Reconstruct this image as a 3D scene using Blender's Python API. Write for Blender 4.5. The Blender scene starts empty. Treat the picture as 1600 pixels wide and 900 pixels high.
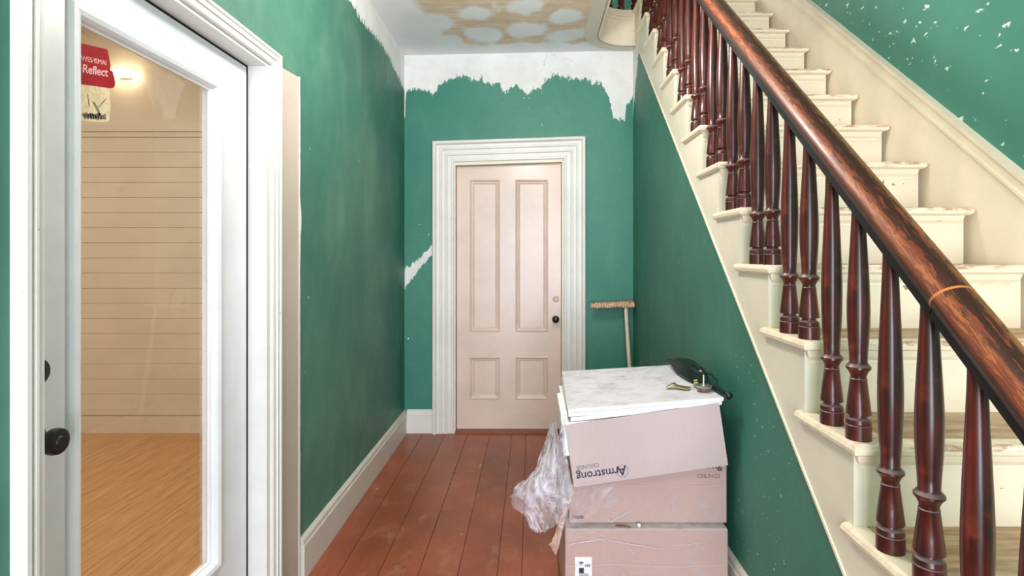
import bpy, bmesh, math, random
from mathutils import Vector, Matrix, noise as mnoise

random.seed(7)
S = bpy.context.scene
COL = S.collection
R = math.radians

# ------------------------------------------------------------------ camera
F, X0, Y0, EYE = 860.0, 830.0, 397.0, 1.36          # focal length / principal point (1600x900), eye height
cam = bpy.data.cameras.new('camera')
cam_o = bpy.data.objects.new('camera', cam); COL.objects.link(cam_o)
cam_o.location = (0, 0, EYE); cam_o.rotation_euler = (R(90), 0, 0)
cam.sensor_width = 36.0; cam.lens = F / 1600 * 36
cam.shift_x = (800 - X0) / 1600; cam.shift_y = (Y0 - 450) / 1600
cam.clip_start = 0.02
S.camera = cam_o

# ------------------------------------------------------------------ world, lights, exposure
S.view_settings.view_transform = 'Standard'; S.view_settings.look = 'None'
S.view_settings.gamma = 1.0; S.view_settings.use_curve_mapping = False
S.view_settings.exposure = 0.68
w = bpy.data.worlds.new('sky'); S.world = w; w.use_nodes = True
w.node_tree.nodes['Background'].inputs[0].default_value = (0.72, 0.86, 1.0, 1)
w.node_tree.nodes['Background'].inputs[1].default_value = 1.5

def area(name, loc, rot, sx, sy, power, color):
    l = bpy.data.lights.new(name, 'AREA'); l.shape = 'RECTANGLE'; l.size = sx; l.size_y = sy
    l.energy = power; l.color = color
    o = bpy.data.objects.new(name, l); COL.objects.link(o); o.location = loc; o.rotation_euler = rot
    return o
area('daylight_entry_door', (0.1, -2.15, 1.35), (R(100), 0, 0), 1.7, 2.4, 95, (0.88, 0.94, 1.0))
area('daylight_upper_window', (0.9, -2.1, 4.4), (R(68), 0, 0), 1.6, 2.2, 44, (1.0, 0.93, 0.83))
area('daylight_landing_window', (0.4, 5.3, 4.7), (R(-62), 0, 0), 1.2, 1.2, 40, (1.0, 0.95, 0.88))
_l = bpy.data.lights.new('hall_middle_bulb', 'POINT'); _l.energy = 34; _l.shadow_soft_size = 0.12; _l.color = (1.0, 0.96, 0.9)  # unseen fill light added to brighten the ceiling and upper walls
_o = bpy.data.objects.new('hall_middle_bulb', _l); COL.objects.link(_o); _o.location = (-0.05, 2.15, 2.48)
area('hall_ceiling_lamp', (-0.25, -0.35, 2.84), (0, 0, 0), 0.5, 0.5, 8, (1.0, 0.95, 0.88))  # unseen fill light added behind the camera, no fixture known there

# ------------------------------------------------------------------ materials
def srgb(r, g, b):
    def f(c):
        c /= 255.0
        return c / 12.92 if c <= 0.04045 else ((c + 0.055) / 1.055) ** 2.4
    return (f(r), f(g), f(b), 1.0)

class NT:
    def __init__(s, name):
        s.m = bpy.data.materials.new(name); s.m.use_nodes = True
        s.t = s.m.node_tree; s.b = s.t.nodes['Principled BSDF']; s.out = s.t.nodes['Material Output']
    def n(s, typ, **kw):
        nd = s.t.nodes.new(typ)
        for k, v in kw.items(): setattr(nd, k, v)
        return nd
    def set(s, sock, v):
        if hasattr(v, 'links') or isinstance(v, bpy.types.NodeSocket): s.t.links.new(v, sock)
        else: sock.default_value = v
    def coord(s, kind='Object', scale=(1, 1, 1), rot=(0, 0, 0), loc=(0, 0, 0)):
        if kind == 'Position': src = s.n('ShaderNodeNewGeometry').outputs['Position']
        else: src = s.n('ShaderNodeTexCoord').outputs[kind]
        mp = s.n('ShaderNodeMapping'); s.set(mp.inputs['Vector'], src)
        mp.inputs['Scale'].default_value = scale; mp.inputs['Rotation'].default_value = rot; mp.inputs['Location'].default_value = loc
        return mp.outputs[0]
    def noise(s, vec, scale, detail=4, rough=0.55, dist=0.0):
        nd = s.n('ShaderNodeTexNoise'); s.set(nd.inputs['Vector'], vec)
        nd.inputs['Scale'].default_value = scale; nd.inputs['Detail'].default_value = detail
        nd.inputs['Roughness'].default_value = rough; nd.inputs['Distortion'].default_value = dist
        return nd.outputs[0]
    def vor(s, vec, scale):
        nd = s.n('ShaderNodeTexVoronoi'); s.set(nd.inputs['Vector'], vec); nd.inputs['Scale'].default_value = scale
        return nd.outputs['Distance'], nd.outputs['Color']
    def math(s, op, a, b=0.0, c=0.0, clamp=False):
        nd = s.n('ShaderNodeMath', operation=op, use_clamp=clamp)
        s.set(nd.inputs[0], a); s.set(nd.inputs[1], b); s.set(nd.inputs[2], c)
        return nd.outputs[0]
    def step(s, v, a, b):
        nd = s.n('ShaderNodeMapRange', interpolation_type='SMOOTHSTEP'); s.set(nd.inputs[0], v)
        nd.inputs[1].default_value = a; nd.inputs[2].default_value = b
        return nd.outputs[0]
    def mix(s, f, a, b):
        nd = s.n('ShaderNodeMix', data_type='RGBA'); s.set(nd.inputs[0], f); s.set(nd.inputs[6], a); s.set(nd.inputs[7], b)
        return nd.outputs[2]
    def mixf(s, f, a, b):
        nd = s.n('ShaderNodeMix', data_type='FLOAT'); s.set(nd.inputs[0], f); s.set(nd.inputs[2], a); s.set(nd.inputs[3], b)
        return nd.outputs[0]
    def attr(s, name):
        return s.n('ShaderNodeAttribute', attribute_name=name).outputs['Fac']
    def sep(s, vec):
        nd = s.n('ShaderNodeSeparateXYZ'); s.set(nd.inputs[0], vec); return nd.outputs
    def bump(s, h, strength=0.2, dist=0.005):
        nd = s.n('ShaderNodeBump'); nd.inputs['Strength'].default_value = strength; nd.inputs['Distance'].default_value = dist
        s.set(nd.inputs['Height'], h); s.set(s.b.inputs['Normal'], nd.outputs[0])
    def fin(s, col, rough=0.5, spec=0.5, metal=0.0, coat=0.0):
        s.set(s.b.inputs['Base Color'], col); s.set(s.b.inputs['Roughness'], rough)
        s.b.inputs['Specular IOR Level'].default_value = spec; s.b.inputs['Metallic'].default_value = metal
        s.b.inputs['Coat Weight'].default_value = coat; s.b.inputs['Coat Roughness'].default_value = 0.12
        return s.m

def chip_mask(t, vec, scale, rmin, rmax, gate=None, warp=0.03):
    """scattered flakes: one per voronoi cell, of random size, many cells left empty"""
    wv = t.n('ShaderNodeVectorMath', operation='MULTIPLY_ADD')
    nz = t.n('ShaderNodeTexNoise'); t.set(nz.inputs['Vector'], vec); nz.inputs['Scale'].default_value = scale * 3.2; nz.inputs['Detail'].default_value = 3
    t.set(wv.inputs[0], nz.outputs['Color']); wv.inputs[1].default_value = (warp,) * 3; t.set(wv.inputs[2], vec)
    d, c = t.vor(wv.outputs[0], scale)
    rnd = t.sep(c)[0]
    rad = t.n('ShaderNodeMapRange'); t.set(rad.inputs[0], rnd)
    rad.inputs[1].default_value = 0.55; rad.inputs[2].default_value = 1.0; rad.inputs[3].default_value = rmin; rad.inputs[4].default_value = rmax
    r = rad.outputs[0]
    if gate is not None: r = t.math('MULTIPLY', r, gate)
    return t.step(t.math('SUBTRACT', r, d), 0.0, 0.02)

def plain(name, c, rough=0.5, var=0.12, scale=6, spec=0.5, metal=0.0, coat=0.0, bump=0.0, bscale=60, stretch=(1, 1, 1)):
    t = NT(name); v = t.coord('Object', stretch)
    k = t.noise(v, scale, 5)
    d = tuple(x * (1 - var) for x in c[:3]) + (1,); l = tuple(min(1, x * (1 + var)) for x in c[:3]) + (1,)
    if bump: t.bump(t.noise(v, bscale, 3), bump, 0.003)
    return t.fin(t.mix(t.step(k, 0.3, 0.7), d, l), rough, spec, metal, coat)

def painted_trim(name, c, dirt, rough=0.42, dens=0.25, speck=26):
    """old brush paint with grime and small knocks down to dark wood"""
    t = NT(name); v = t.coord('Position')
    k = t.noise(v, 3, 6, 0.65)
    col = t.mix(t.step(k, 0.35, 0.75), c, tuple(x * 0.88 for x in c[:3]) + (1,))
    g = t.step(t.noise(t.coord('Position', loc=(5, 2, 1)), 1.7, 3), 0.35, 0.62)
    ch = chip_mask(t, v, speck, 0.02, dens, g)
    col = t.mix(t.math('MULTIPLY', ch, 0.75), col, dirt)
    t.bump(t.noise(v, 45, 3), 0.12, 0.003)
    return t.fin(col, rough)

def green_wall(name, base, light, chip_scale, chip_r, stretch=(1, 1, 1), rot=(0, 0, 0), strokes=0.5, gate=(0.4, 0.6), rough=0.5, slick=0.35, big=False):
    t = NT(name); v = t.coord('Position')
    k = t.noise(v, 1.1, 4, 0.6)
    k2 = t.noise(t.coord('Position', (1.7, 1.7, 0.9), (R(28), 0, 0)), 2.3, 6, 0.66, 0.8)
    f = t.math('ADD', t.math('MULTIPLY', t.step(k, 0.32, 0.68), 0.55), t.math('MULTIPLY', t.step(k2, 0.42, 0.72), strokes))
    col = t.mix(f, base, light)
    gt = t.step(t.noise(t.coord('Position', loc=(3, 1, 7)), 1.6, 2), *gate)
    ch = chip_mask(t, t.coord('Position', stretch, rot), chip_scale, 0.03, chip_r, gt)
    tiny = chip_mask(t, t.coord('Position', loc=(2, 2, 2)), 30, 0.02, 0.2, gt)
    if big:
        ch = t.math('MAXIMUM', chip_mask(t, t.coord('Position', (1, 1.0, 1.5), (R(-40), 0, 0)), 12.5, 0.02, 0.3, None, 0.07), chip_mask(t, t.coord('Position', (1, 0.7, 3.2), (R(-40), 0, 0), (3, 5, 2)), 13, 0.02, 0.25, gt, 0.07))
    pale = srgb(214, 232, 218)
    col = t.mix(t.math('MAXIMUM', ch, t.math('MULTIPLY', tiny, 0.8)), col, pale)
    # where the paint was scraped down to plaster: signed distance stored on the mesh, broken up by noise
    b = t.attr('bare')
    n1 = t.math('MULTIPLY', t.math('SUBTRACT', t.noise(t.coord('Position', (1.7, 1.7, 0.8)), 17, 8, 0.8), 0.5), 0.24)
    e = t.math('ADD', b, n1)
    m = t.step(e, -0.003, 0.003)
    n2 = t.noise(v, 5, 5, 0.6)
    plaster = t.mix(t.step(n2, 0.3, 0.7), srgb(226, 224, 221), srgb(238, 238, 237))
    crack = t.step(t.math('ABSOLUTE', t.math('SUBTRACT', t.noise(v, 4.5, 4, 0.6, 0.4), 0.5)), 0.0, 0.006)
    gate2 = t.step(t.noise(t.coord('Position', loc=(1, 9, 4)), 4, 2), 0.56, 0.62)
    plaster = t.mix(t.math('MULTIPLY', t.math('SUBTRACT', 1.0, crack), t.math('MULTIPLY', gate2, 0.6)), plaster, srgb(128, 116, 108))
    col = t.mix(m, col, plaster)
    t.bump(t.math('ADD', t.math('MULTIPLY', t.noise(v, 7, 4), 1.2), t.math('ADD', t.math('MULTIPLY', t.noise(v, 70, 2), 0.18), t.math('MULTIPLY', ch, -0.3))), 0.22, 0.02)
    return t.fin(col, t.mixf(m, rough, 0.75), slick)

M = {}
G1, G2 = srgb(40, 112, 92), srgb(78, 142, 120)
M['green_left'] = green_wall('green_paint_left', srgb(46, 108, 92), srgb(90, 138, 120), 11, 0.32, (1, 1, 0.55), gate=(0.38, 0.54), strokes=0.45)
M['green_back'] = green_wall('green_paint_back', srgb(58, 126, 110), srgb(82, 144, 125), 9, 0.15, strokes=0.3, gate=(0.52, 0.64))
M['green_stair'] = green_wall('green_paint_under_stairs', srgb(48, 110, 94), srgb(72, 132, 114), 8, 0.2, (1, 1.3, 0.7), strokes=0.3, gate=(0.46, 0.6))
M['green_right'] = green_wall('green_paint_right', srgb(66, 132, 114), srgb(84, 150, 132), 6.5, 0.3, (1, 1.5, 0.75), (R(38), 0, 0), strokes=0.2, gate=(0.3, 0.5), rough=0.6, big=True)
CREAM, WHITE = srgb(241, 227, 202), srgb(226, 224, 221)
M['cream'] = painted_trim('cream_paint', CREAM, srgb(120, 84, 56), 0.4, 0.22, 22)
M['cream_stringer'] = painted_trim('cream_paint_stringer', srgb(228, 220, 200), srgb(130, 104, 80), 0.4, 0.08)
M['white_trim'] = painted_trim('white_trim_paint', WHITE, srgb(120, 110, 100), 0.38, 0.1)
M['white_trim_back'] = painted_trim('old_white_trim_paint', srgb(228, 225, 220), srgb(130, 110, 90), 0.4, 0.16)
M['base_trim'] = painted_trim('baseboard_paint', srgb(214, 208, 198), srgb(120, 100, 84), 0.45, 0.15)
M['door_white'] = painted_trim('door_white_paint', srgb(234, 237, 242), srgb(140, 140, 140), 0.32, 0.07)
M['pink'] = painted_trim('pink_door_paint', srgb(226, 202, 190), srgb(150, 110, 96), 0.28, 0.07)
M['grime'] = plain('grime_line', srgb(172, 146, 132), 0.6)
M['gap'] = plain('dark_gap', srgb(22, 20, 19), 0.8)
M['floorgap'] = plain('floor_gap', srgb(122, 72, 54), 0.8)
M['strip'] = painted_trim('bare_drywall_strip', srgb(196, 184, 172), srgb(120, 96, 80), 0.7, 0.1)
M['plaster'] = plain('white_plaster', srgb(232, 230, 228), 0.8, 0.05, bump=0.4, bscale=50)
M['black'] = plain('black_metal', srgb(24, 23, 24), 0.35)
M['brass'] = plain('brass', srgb(196, 178, 128), 0.35, 0.35, 40, metal=0.8)
M['lock'] = plain('painted_lock', srgb(206, 178, 156), 0.35)
M['steel'] = plain('dull_steel', srgb(190, 188, 186), 0.3, 0.2, 30, metal=0.9)
M['rust'] = plain('rusty_metal', srgb(120, 96, 88), 0.5, 0.3, 60)
M['umbrella'] = plain('dark_green_fabric', srgb(14, 34, 31), 0.5, 0.5, 20, spec=0.3, bump=0.3)
M['print'] = plain('dark_print', srgb(48, 46, 62), 0.7)
M['print_grey'] = plain('grey_print', srgb(112, 100, 112), 0.7)
M['paper'] = plain('white_paper', srgb(236, 236, 240), 0.6, 0.02)
M['red'] = plain('red_sticker', srgb(158, 18, 26), 0.6, 0.15, 20, spec=0.15)
M['pinkprint'] = plain('pale_pink_print', srgb(238, 170, 170), 0.5)
M['residue'] = plain('grey_residue', srgb(112, 104, 84), 0.6, 0.3, 60)
M['handle'] = plain('bare_wood_handle', srgb(222, 204, 188), 0.5, 0.1, 8)
M['bristle'] = plain('tan_bristle', srgb(214, 176, 140), 0.8, 0.25, 50)
M['broomwood'] = plain('worn_broom_wood', srgb(168, 138, 112), 0.7, 0.3, 30)
M['threshold'] = plain('worn_threshold', srgb(140, 82, 58), 0.5, 0.3, 20, stretch=(1, 8, 8))
M['upperwall'] = plain('upper_wall_green', srgb(52, 118, 104), 0.5)
M['roomwall'] = plain('warm_white_wall', srgb(226, 216, 202), 0.6, 0.03, 2)
M['shiplap'] = plain('warm_white_board', srgb(228, 218, 206), 0.45, 0.04, 3)

def floor_paint():
    t = NT('red_brown_floor_paint'); v = t.coord('Position')
    rnd = t.n('ShaderNodeObjectInfo').outputs['Random']
    g = t.noise(t.coord('Position', (14, 0.9, 1)), 3, 6, 0.65)
    k = t.noise(v, 1.6, 5, 0.62)
    a = t.mix(t.step(k, 0.3, 0.7), srgb(122, 60, 42), srgb(160, 84, 54))
    a = t.mix(t.math('MULTIPLY', t.step(g, 0.45, 0.75), 0.5), a, srgb(118, 54, 34))
    a = t.mix(t.math('MULTIPLY', rnd, 0.25), a, srgb(182, 104, 66))
    dust = t.step(t.noise(t.coord('Position', (1.6, 0.9, 1)), 6, 8, 0.78), 0.5, 0.72)
    a = t.mix(t.math('MULTIPLY', dust, 0.42), a, srgb(196, 150, 124))
    dark = t.step(t.noise(t.coord('Position', loc=(4, 4, 0)), 8, 6, 0.7), 0.6, 0.7)
    a = t.mix(t.math('MULTIPLY', dark, 0.5), a, srgb(82, 48, 34))
    ch = chip_mask(t, v, 16, 0.01, 0.12, t.step(t.noise(v, 2, 2), 0.4, 0.6))
    a = t.mix(ch, a, srgb(214, 190, 172))
    t.bump(t.math('ADD', g, t.noise(v, 40, 3)), 0.12, 0.004)
    return t.fin(a, t.mixf(dust, 0.36, 0.55), 0.5)
M['floor'] = floor_paint()

def oak():
    t = NT('light_oak_laminate'); rnd = t.n('ShaderNodeObjectInfo').outputs['Random']
    g = t.noise(t.coord('Position', (22, 1.4, 1)), 2.6, 6, 0.6)
    a = t.mix(t.step(g, 0.3, 0.72), srgb(214, 172, 126), srgb(178, 130, 86))
    d = t.step(t.noise(t.coord('Position', (30, 3.2, 1), loc=(3, 0, 0)), 2.2, 3), 0.66, 0.74)
    a = t.mix(t.math('MULTIPLY', d, 0.6), a, srgb(136, 98, 66))
    a = t.mix(t.math('MULTIPLY', rnd, 0.35), a, srgb(206, 150, 96))
    return t.fin(a, 0.45)
M['oak'] = oak()

def tread_mat():
    t = NT('worn_tread'); v = t.coord('Position')
    g = t.noise(t.coord('Position', (1.2, 9, 1)), 4, 6, 0.65)
    a = t.mix(t.step(g, 0.3, 0.72), srgb(206, 180, 146), srgb(158, 122, 88))
    k = t.noise(v, 4.5, 5, 0.68)
    a = t.mix(t.step(k, 0.55, 0.66), a, srgb(222, 206, 178))
    return t.fin(a, 0.6)
M['tread'] = tread_mat()

def nosing_mat():
    t = NT('chipped_cream_nosing'); v = t.coord('Position')
    k = t.noise(t.coord('Position', (2.2, 6, 14)), 5, 6, 0.7)
    a = t.mix(t.math('MULTIPLY', t.step(k, 0.6, 0.66), 0.6), CREAM, srgb(186, 140, 108))
    return t.fin(a, 0.42)
M['nosing'] = nosing_mat()
def worn_edge():
    t = NT('worn_tread_edge'); k = t.noise(t.coord('Position', (3, 6, 6)), 6, 6, 0.7)
    x = t.sep(t.n('ShaderNodeNewGeometry').outputs['Position'])[0]
    foot = t.mixf(t.step(x, 0.78, 0.98), 0.25, 1.0)      # feet wear the middle of the flight, not the baluster side
    return t.fin(t.mix(t.math('MULTIPLY', t.step(k, 0.42, 0.6), foot), CREAM, srgb(192, 148, 118)), 0.5)
M['worn_edge'] = worn_edge()

def mahogany():
    t = NT('mahogany_varnish'); v = t.coord('Object', (9, 9, 1.1)); rnd = t.n('ShaderNodeObjectInfo').outputs['Random']
    k = t.noise(v, 3, 5, 0.6)
    a = t.mix(t.step(k, 0.32, 0.7), srgb(46, 12, 11), srgb(112, 34, 24))
    k2 = t.noise(t.coord('Object', loc=(0, 0, 3)), 7, 4, 0.6)
    a = t.mix(t.math('MULTIPLY', t.step(k2, 0.56, 0.72), 0.55), a, srgb(150, 66, 30))
    a = t.mix(t.math('MULTIPLY', rnd, 0.3), a, srgb(46, 14, 14))
    nz = t.sep(t.n('ShaderNodeNewGeometry').outputs['Normal'])[2]
    dust = t.math('MULTIPLY', t.step(nz, 0.35, 0.8), 0.55)
    a = t.mix(dust, a, srgb(150, 132, 134))
    return t.fin(a, t.mixf(dust, 0.34, 0.6), 0.5, coat=0.2)
M['mahogany'] = mahogany()

def rail_mat():
    t = NT('worn_handrail'); uv = t.n('ShaderNodeTexCoord').outputs['UV']
    mp = t.n('ShaderNodeMapping'); t.set(mp.inputs[0], uv); mp.inputs['Scale'].default_value = (4.5, 6, 1)
    s = t.sep(uv)
    n = t.noise(mp.outputs[0], 3.4, 7, 0.72, 0.5)
    mp2 = t.n('ShaderNodeMapping'); t.set(mp2.inputs[0], uv); mp2.inputs['Scale'].default_value = (3, 34, 1)
    n2 = t.noise(mp2.outputs[0], 2.5, 6, 0.7, 0.3)
    # v: 0 = left underside ... 0.5 = crown ... 1 = right underside; varnish left on crown and undersides
    nn = t.math('SUBTRACT', n, 0.5)
    dcrown = t.math('ABSOLUTE', t.math('SUBTRACT', s[1], 0.44))
    crown = t.step(t.math('ADD', t.math('MULTIPLY', nn, 0.75), t.math('SUBTRACT', 0.085, dcrown)), -0.015, 0.03)
    under = t.step(t.math('ADD', s[1], t.math('MULTIPLY', nn, -0.2)), 0.25, 0.13)
    edge = t.step(t.math('ADD', s[1], t.math('MULTIPLY', nn, 0.4)), 0.47, 0.56)
    wood = t.mix(t.step(n2, 0.3, 0.7), srgb(138, 66, 38), srgb(80, 34, 22))
    gold = t.mix(t.step(n2, 0.3, 0.7), srgb(178, 112, 54), srgb(124, 68, 30))
    wood = t.mix(edge, wood, gold)
    orange = t.step(t.math('ADD', nn, t.math('SUBTRACT', 0.09, t.math('ABSOLUTE', t.math('SUBTRACT', s[1], 0.30)))), 0.02, 0.12)
    wood = t.mix(t.math('MULTIPLY', orange, 0.7), wood, srgb(182, 104, 50))
    a = t.mix(t.math('MULTIPLY', crown, 0.93), wood, srgb(44, 22, 15))
    a = t.mix(t.math('MULTIPLY', under, 0.9), a, srgb(40, 24, 22))
    t.bump(n2, 0.08, 0.004)
    return t.fin(a, t.mixf(n, 0.32, 0.5), 0.45, coat=0.15)
M['rail'] = rail_mat()
M['raildark'] = plain('dark_rail_fillet', srgb(30, 22, 24), 0.35, 0.3, 12)
M['railjoint'] = plain('rail_joint_bare_wood', srgb(186, 116, 56), 0.5)

def cardboard(name, c):
    t = NT(name); v = t.coord('Object')
    k = t.noise(v, 3, 5)
    a = t.mix(t.step(k, 0.3, 0.7), c, tuple(x * 0.9 for x in c[:3]) + (1,))
    fl = t.noise(t.coord('Object', (90, 90, 2)), 4, 2)
    a = t.mix(t.math('MULTIPLY', t.step(fl, 0.5, 0.8), 0.12), a, srgb(150, 122, 112))
    t.bump(t.math('ADD', fl, t.noise(v, 9, 3)), 0.12, 0.005)
    return t.fin(a, 0.7)
M['card_low'] = cardboard('cardboard_brown', srgb(192, 160, 152))
M['card_top'] = cardboard('cardboard_pale', srgb(200, 180, 180))
def dusty(name, c, d, lo, hi):
    t = NT(name); v = t.coord('Object')
    a = t.mix(t.step(t.noise(t.coord('Object', (1, 1.6, 1)), 8, 8, 0.78), lo, hi), c, d)
    sp = chip_mask(t, v, 30, 0.01, 0.16)
    a = t.mix(t.math('MULTIPLY', sp, 0.5), a, srgb(128, 116, 112))
    t.bump(t.noise(v, 60, 4), 0.3, 0.003)
    return t.fin(a, 0.85)
M['tile_top'] = dusty('dusty_tile_face', srgb(212, 210, 218), srgb(172, 166, 174), 0.42, 0.72)
M['tile_edge'] = plain('white_tile_edge', srgb(240, 240, 240), 0.8, 0.03, 20, bump=0.4, bscale=50)
M['box_dust'] = dusty('dusty_box_top', srgb(196, 190, 190), srgb(158, 148, 144), 0.4, 0.65)

def film(name, a0, a1, col, lo=0.35, hi=0.7, scale=8, rough=0.3):
    t = NT(name); v = t.coord('Position')
    k = t.noise(v, scale, 5, 0.65, 1.0)
    al = t.mixf(t.step(k, lo, hi), a0, a1)
    t.set(t.b.inputs['Alpha'], al)
    rid = t.math('ABSOLUTE', t.math('SUBTRACT', t.noise(v, scale * 1.1, 2, 0.5, 0.8), 0.5))
    t.bump(rid, 0.45, 0.04)
    return t.fin(col, rough, 0.6)
M['film'] = film('crumpled_plastic_film', 0.22, 0.8, srgb(236, 232, 244), 0.4, 0.68, 9)
M['film_thin'] = film('thin_plastic_film', 0.04, 0.4, srgb(222, 218, 230), 0.5, 0.75, 9)
M['film_fold'] = film('plastic_fold', 0.7, 0.9, srgb(232, 230, 240), 0.3, 0.6, 8)
M['film_tail'] = film('pinkish_plastic_tail', 0.55, 0.85, srgb(212, 178, 164), 0.3, 0.7, 10)

def glass():
    t = NT('clear_door_glass')
    tr = t.n('ShaderNodeBsdfTransparent'); gl = t.n('ShaderNodeBsdfGlossy'); gl.inputs['Roughness'].default_value = 0.02
    tr.inputs[0].default_value = (0.97, 0.97, 0.96, 1)
    df = t.n('ShaderNodeBsdfDiffuse'); df.inputs[0].default_value = (0.8, 0.8, 0.8, 1)
    fr = t.n('ShaderNodeFresnel'); fr.inputs[0].default_value = 1.45
    m1 = t.n('ShaderNodeMixShader'); t.set(m1.inputs[0], t.math('MULTIPLY', fr.outputs[0], 0.14)); t.set(m1.inputs[1], tr.outputs[0]); t.set(m1.inputs[2], gl.outputs[0])
    sm = t.step(t.noise(t.coord('Position', (1, 3, 3)), 3.5, 7, 0.7, 0.8), 0.58, 0.8)
    m2 = t.n('ShaderNodeMixShader'); t.set(m2.inputs[0], t.math('MULTIPLY', sm, 0.14)); t.set(m2.inputs[1], m1.outputs[0]); t.set(m2.inputs[2], df.outputs[0])
    t.set(t.out.inputs[0], m2.outputs[0])
    return t.m
M['glass'] = glass()

def clear_label():
    t = NT('clear_sticker_residue')
    k = t.noise(t.coord('Position'), 40, 4)
    t.set(t.b.inputs['Alpha'], t.mixf(t.step(k, 0.35, 0.65), 0.3, 0.6))
    return t.fin(srgb(240, 226, 190), 0.4)
M['clear_label'] = clear_label()

def ceiling_mat():
    t = NT('taped_drywall_ceiling'); v = t.coord('Position')
    mud = t.attr('mud')
    n = t.math('MULTIPLY', t.math('SUBTRACT', t.noise(t.coord('Position', (1, 0.6, 1)), 7, 5, 0.62), 0.5), 1.7)
    sw = t.noise(t.coord('Position', (1, 5, 1)), 6, 5, 0.6)
    f = t.step(t.math('ADD', mud, n), 0.12, 0.62)
    paperc = t.mix(t.step(sw, 0.35, 0.7), srgb(214, 188, 162), srgb(230, 210, 190))
    mudc = t.mix(t.step(t.noise(v, 3, 4), 0.3, 0.7), srgb(230, 231, 234), srgb(240, 241, 244))
    return t.fin(t.mix(f, paperc, mudc), 0.8)
M['ceiling'] = ceiling_mat()
M['ceiltrim'] = plain('old_cream_ceiling_trim', srgb(214, 206, 188), 0.5, 0.06, 4)

def emit(name, c, s):
    t = NT(name); e = t.n('ShaderNodeEmission'); e.inputs[0].default_value = c; e.inputs[1].default_value = s
    t.set(t.out.inputs[0], e.outputs[0]); return t.m
M['led'] = emit('lit_lamp_lens', (1, 0.78, 0.48, 1), 14)  # emission of the added glowing body in the side room

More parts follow.
